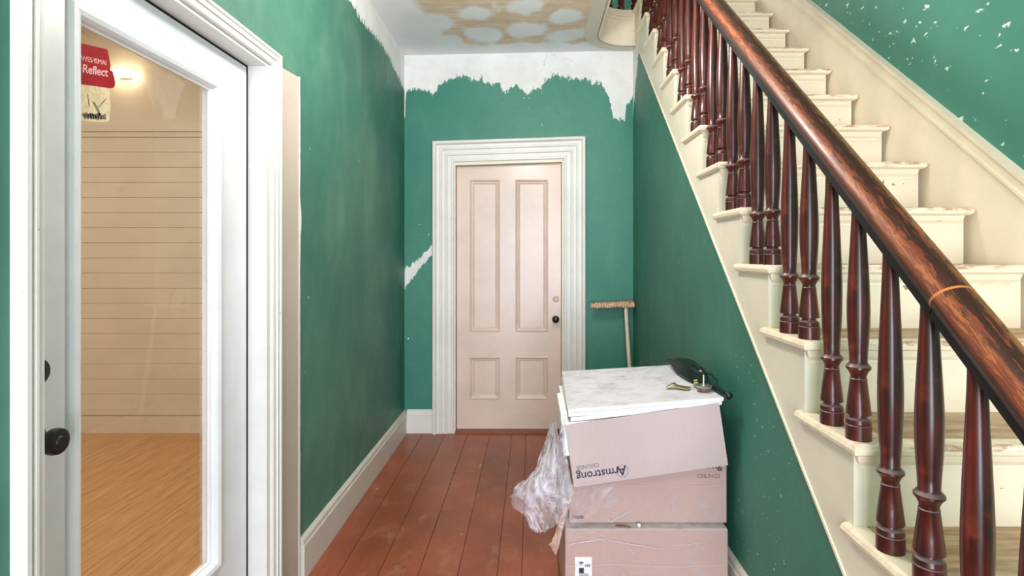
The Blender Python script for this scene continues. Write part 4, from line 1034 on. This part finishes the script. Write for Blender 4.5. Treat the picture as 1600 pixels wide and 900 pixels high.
def sheet(x0, x1, z0, z1, y, amp, seed, name):
    m = MB(); nu, nv = 40, 16; g = []
    for j in range(nv + 1):
        g.append([Vector((x0 + (x1 - x0) * i / nu, y - amp * (0.5 + 0.5 * mnoise.noise((i * 0.25, j * 0.5, seed))), z0 + (z1 - z0) * j / nv)) for i in range(nu + 1)])
    for j in range(nv):
        for i in range(nu): m.quad((g[j][i], g[j][i + 1], g[j + 1][i + 1], g[j + 1][i]))
    return smooth_all(m.build(name, 'film_thin', pw))
sheet(0.128, 0.732, 0.03, 0.334, 2.047, 0.004, 1.0, 'front_film')
sheet(0.148, 0.742, 0.34, 0.475, 2.091, 0.004, 4.0, 'front_film')
random.seed(21)
def fold(pts, Y, r, jit=0.0015):
    m = MB(); P = []
    for (ax, ay), (bx_, by_) in zip(pts, pts[1:]):
        for i in range(6):
            f = i / 6; P.append(at(ax + (bx_ - ax) * f, ay + (by_ - ay) * f, Y) + Vector((0, 0, random.uniform(-jit, jit))))
    P.append(at(*pts[-1], Y))
    n = len(P); m.tube(P, [0.6 * r * (0.35 + 0.65 * abs(math.sin(3.1 * i + len(pts)))) for i in range(n)], 5)
    m.build('film_fold', 'film_fold', pw)
for pts, Y, r in (([(884, 884), (960, 882), (1060, 886), (1136, 882)], 2.043, 0.0012), ([(895, 850), (915, 846), (940, 842), (985, 850), (1035, 858)], 2.043, 0.0018),
                  ([(886, 836), (920, 840), (948, 846)], 2.043, 0.0012), ([(888, 852), (900, 848), (925, 846)], 2.043, 0.0022), ([(900, 834), (930, 832), (942, 838)], 2.043, 0.002),
                  ([(905, 757), (930, 760), (975, 758), (1010, 760)], 2.086, 0.0012), ([(1045, 760), (1090, 760), (1134, 757)], 2.086, 0.001),
                  ([(955, 815), (970, 806), (985, 798), (984, 803)], 2.086, 0.0022), ([(960, 812), (975, 803), (982, 796)], 2.086, 0.0014), ([(928, 774), (932, 766), (940, 760)], 2.086, 0.0018),
                  ([(900, 790), (925, 772), (938, 762)], 2.086, 0.0014), ([(982, 858), (990, 864)], 2.043, 0.0018), ([(1000, 852), (1060, 852), (1100, 848)], 2.043, 0.0008)):
    fold(pts, Y, r)
for i in range(16):                        # creases gathered at the torn knot left of the middle box
    a = random.uniform(0, 6.28); L = random.uniform(14, 38); c = (876 + random.uniform(-6, 6), 782 + random.uniform(-8, 8))
    P0 = (c[0] + 4 * math.cos(a), c[1] + 4 * math.sin(a)); P1 = (c[0] + L * 0.7 * math.cos(a), c[1] + L * math.sin(a))
    if P1[0] > 886: continue
    fold([P0, P1], 2.025, 0.0011)
# ------------------------------------------------------------------ broom leaning in the back corner
bm_ = thing('push_broom', (0.735, 3.95, 0), 'old broom standing upside down in the back right corner behind the boxes', 'broom')
top = Vector((0.705, 4.10, 0.945)); foot = Vector((0.738, 3.94, 0.0))
m = MB(); m.tube([foot, foot.lerp(top, 0.5), top.lerp(foot, 0.01), top + Vector((0, 0, 0.03))], [0.014, 0.0145, 0.0145, 0.012], 14); m.build('handle', 'handle', bm_, smooth=True)
m = MB(); zt_ = 0.972
m.hexa([(0.47, 4.08, zt_ + 0.005), (0.765, 4.08, zt_ + 0.012), (0.765, 4.15, zt_ + 0.012), (0.47, 4.15, zt_ + 0.005)], [(0.475, 4.085, zt_ + 0.028), (0.765, 4.085, zt_ + 0.042), (0.765, 4.15, zt_ + 0.042), (0.475, 4.15, zt_ + 0.028)])
m.build('head_block', 'broomwood', bm_, bevel=0.004)
random.seed(5)
for row in range(2):
    m = MB()
    for i in range(17):
        xx = 0.452 + (0.765 - 0.452) * i / 16.5; zz = zt_ - 0.006 + 0.012 * i / 17 + random.uniform(-0.004, 0.004)
        m.lathe([(0.006, -0.012), (0.0105, -0.004), (0.011, 0.012), (0.008, 0.022), (0.004, 0.026)], 8, Matrix.Translation((xx, 4.066 + 0.03 * row + random.uniform(-.004, .004), zz + 0.004)) @ Matrix.Rotation(random.uniform(-.25, .25), 4, 'Y'))
    o = m.build('bristles', 'bristle', bm_); o['kind'] = 'stuff'
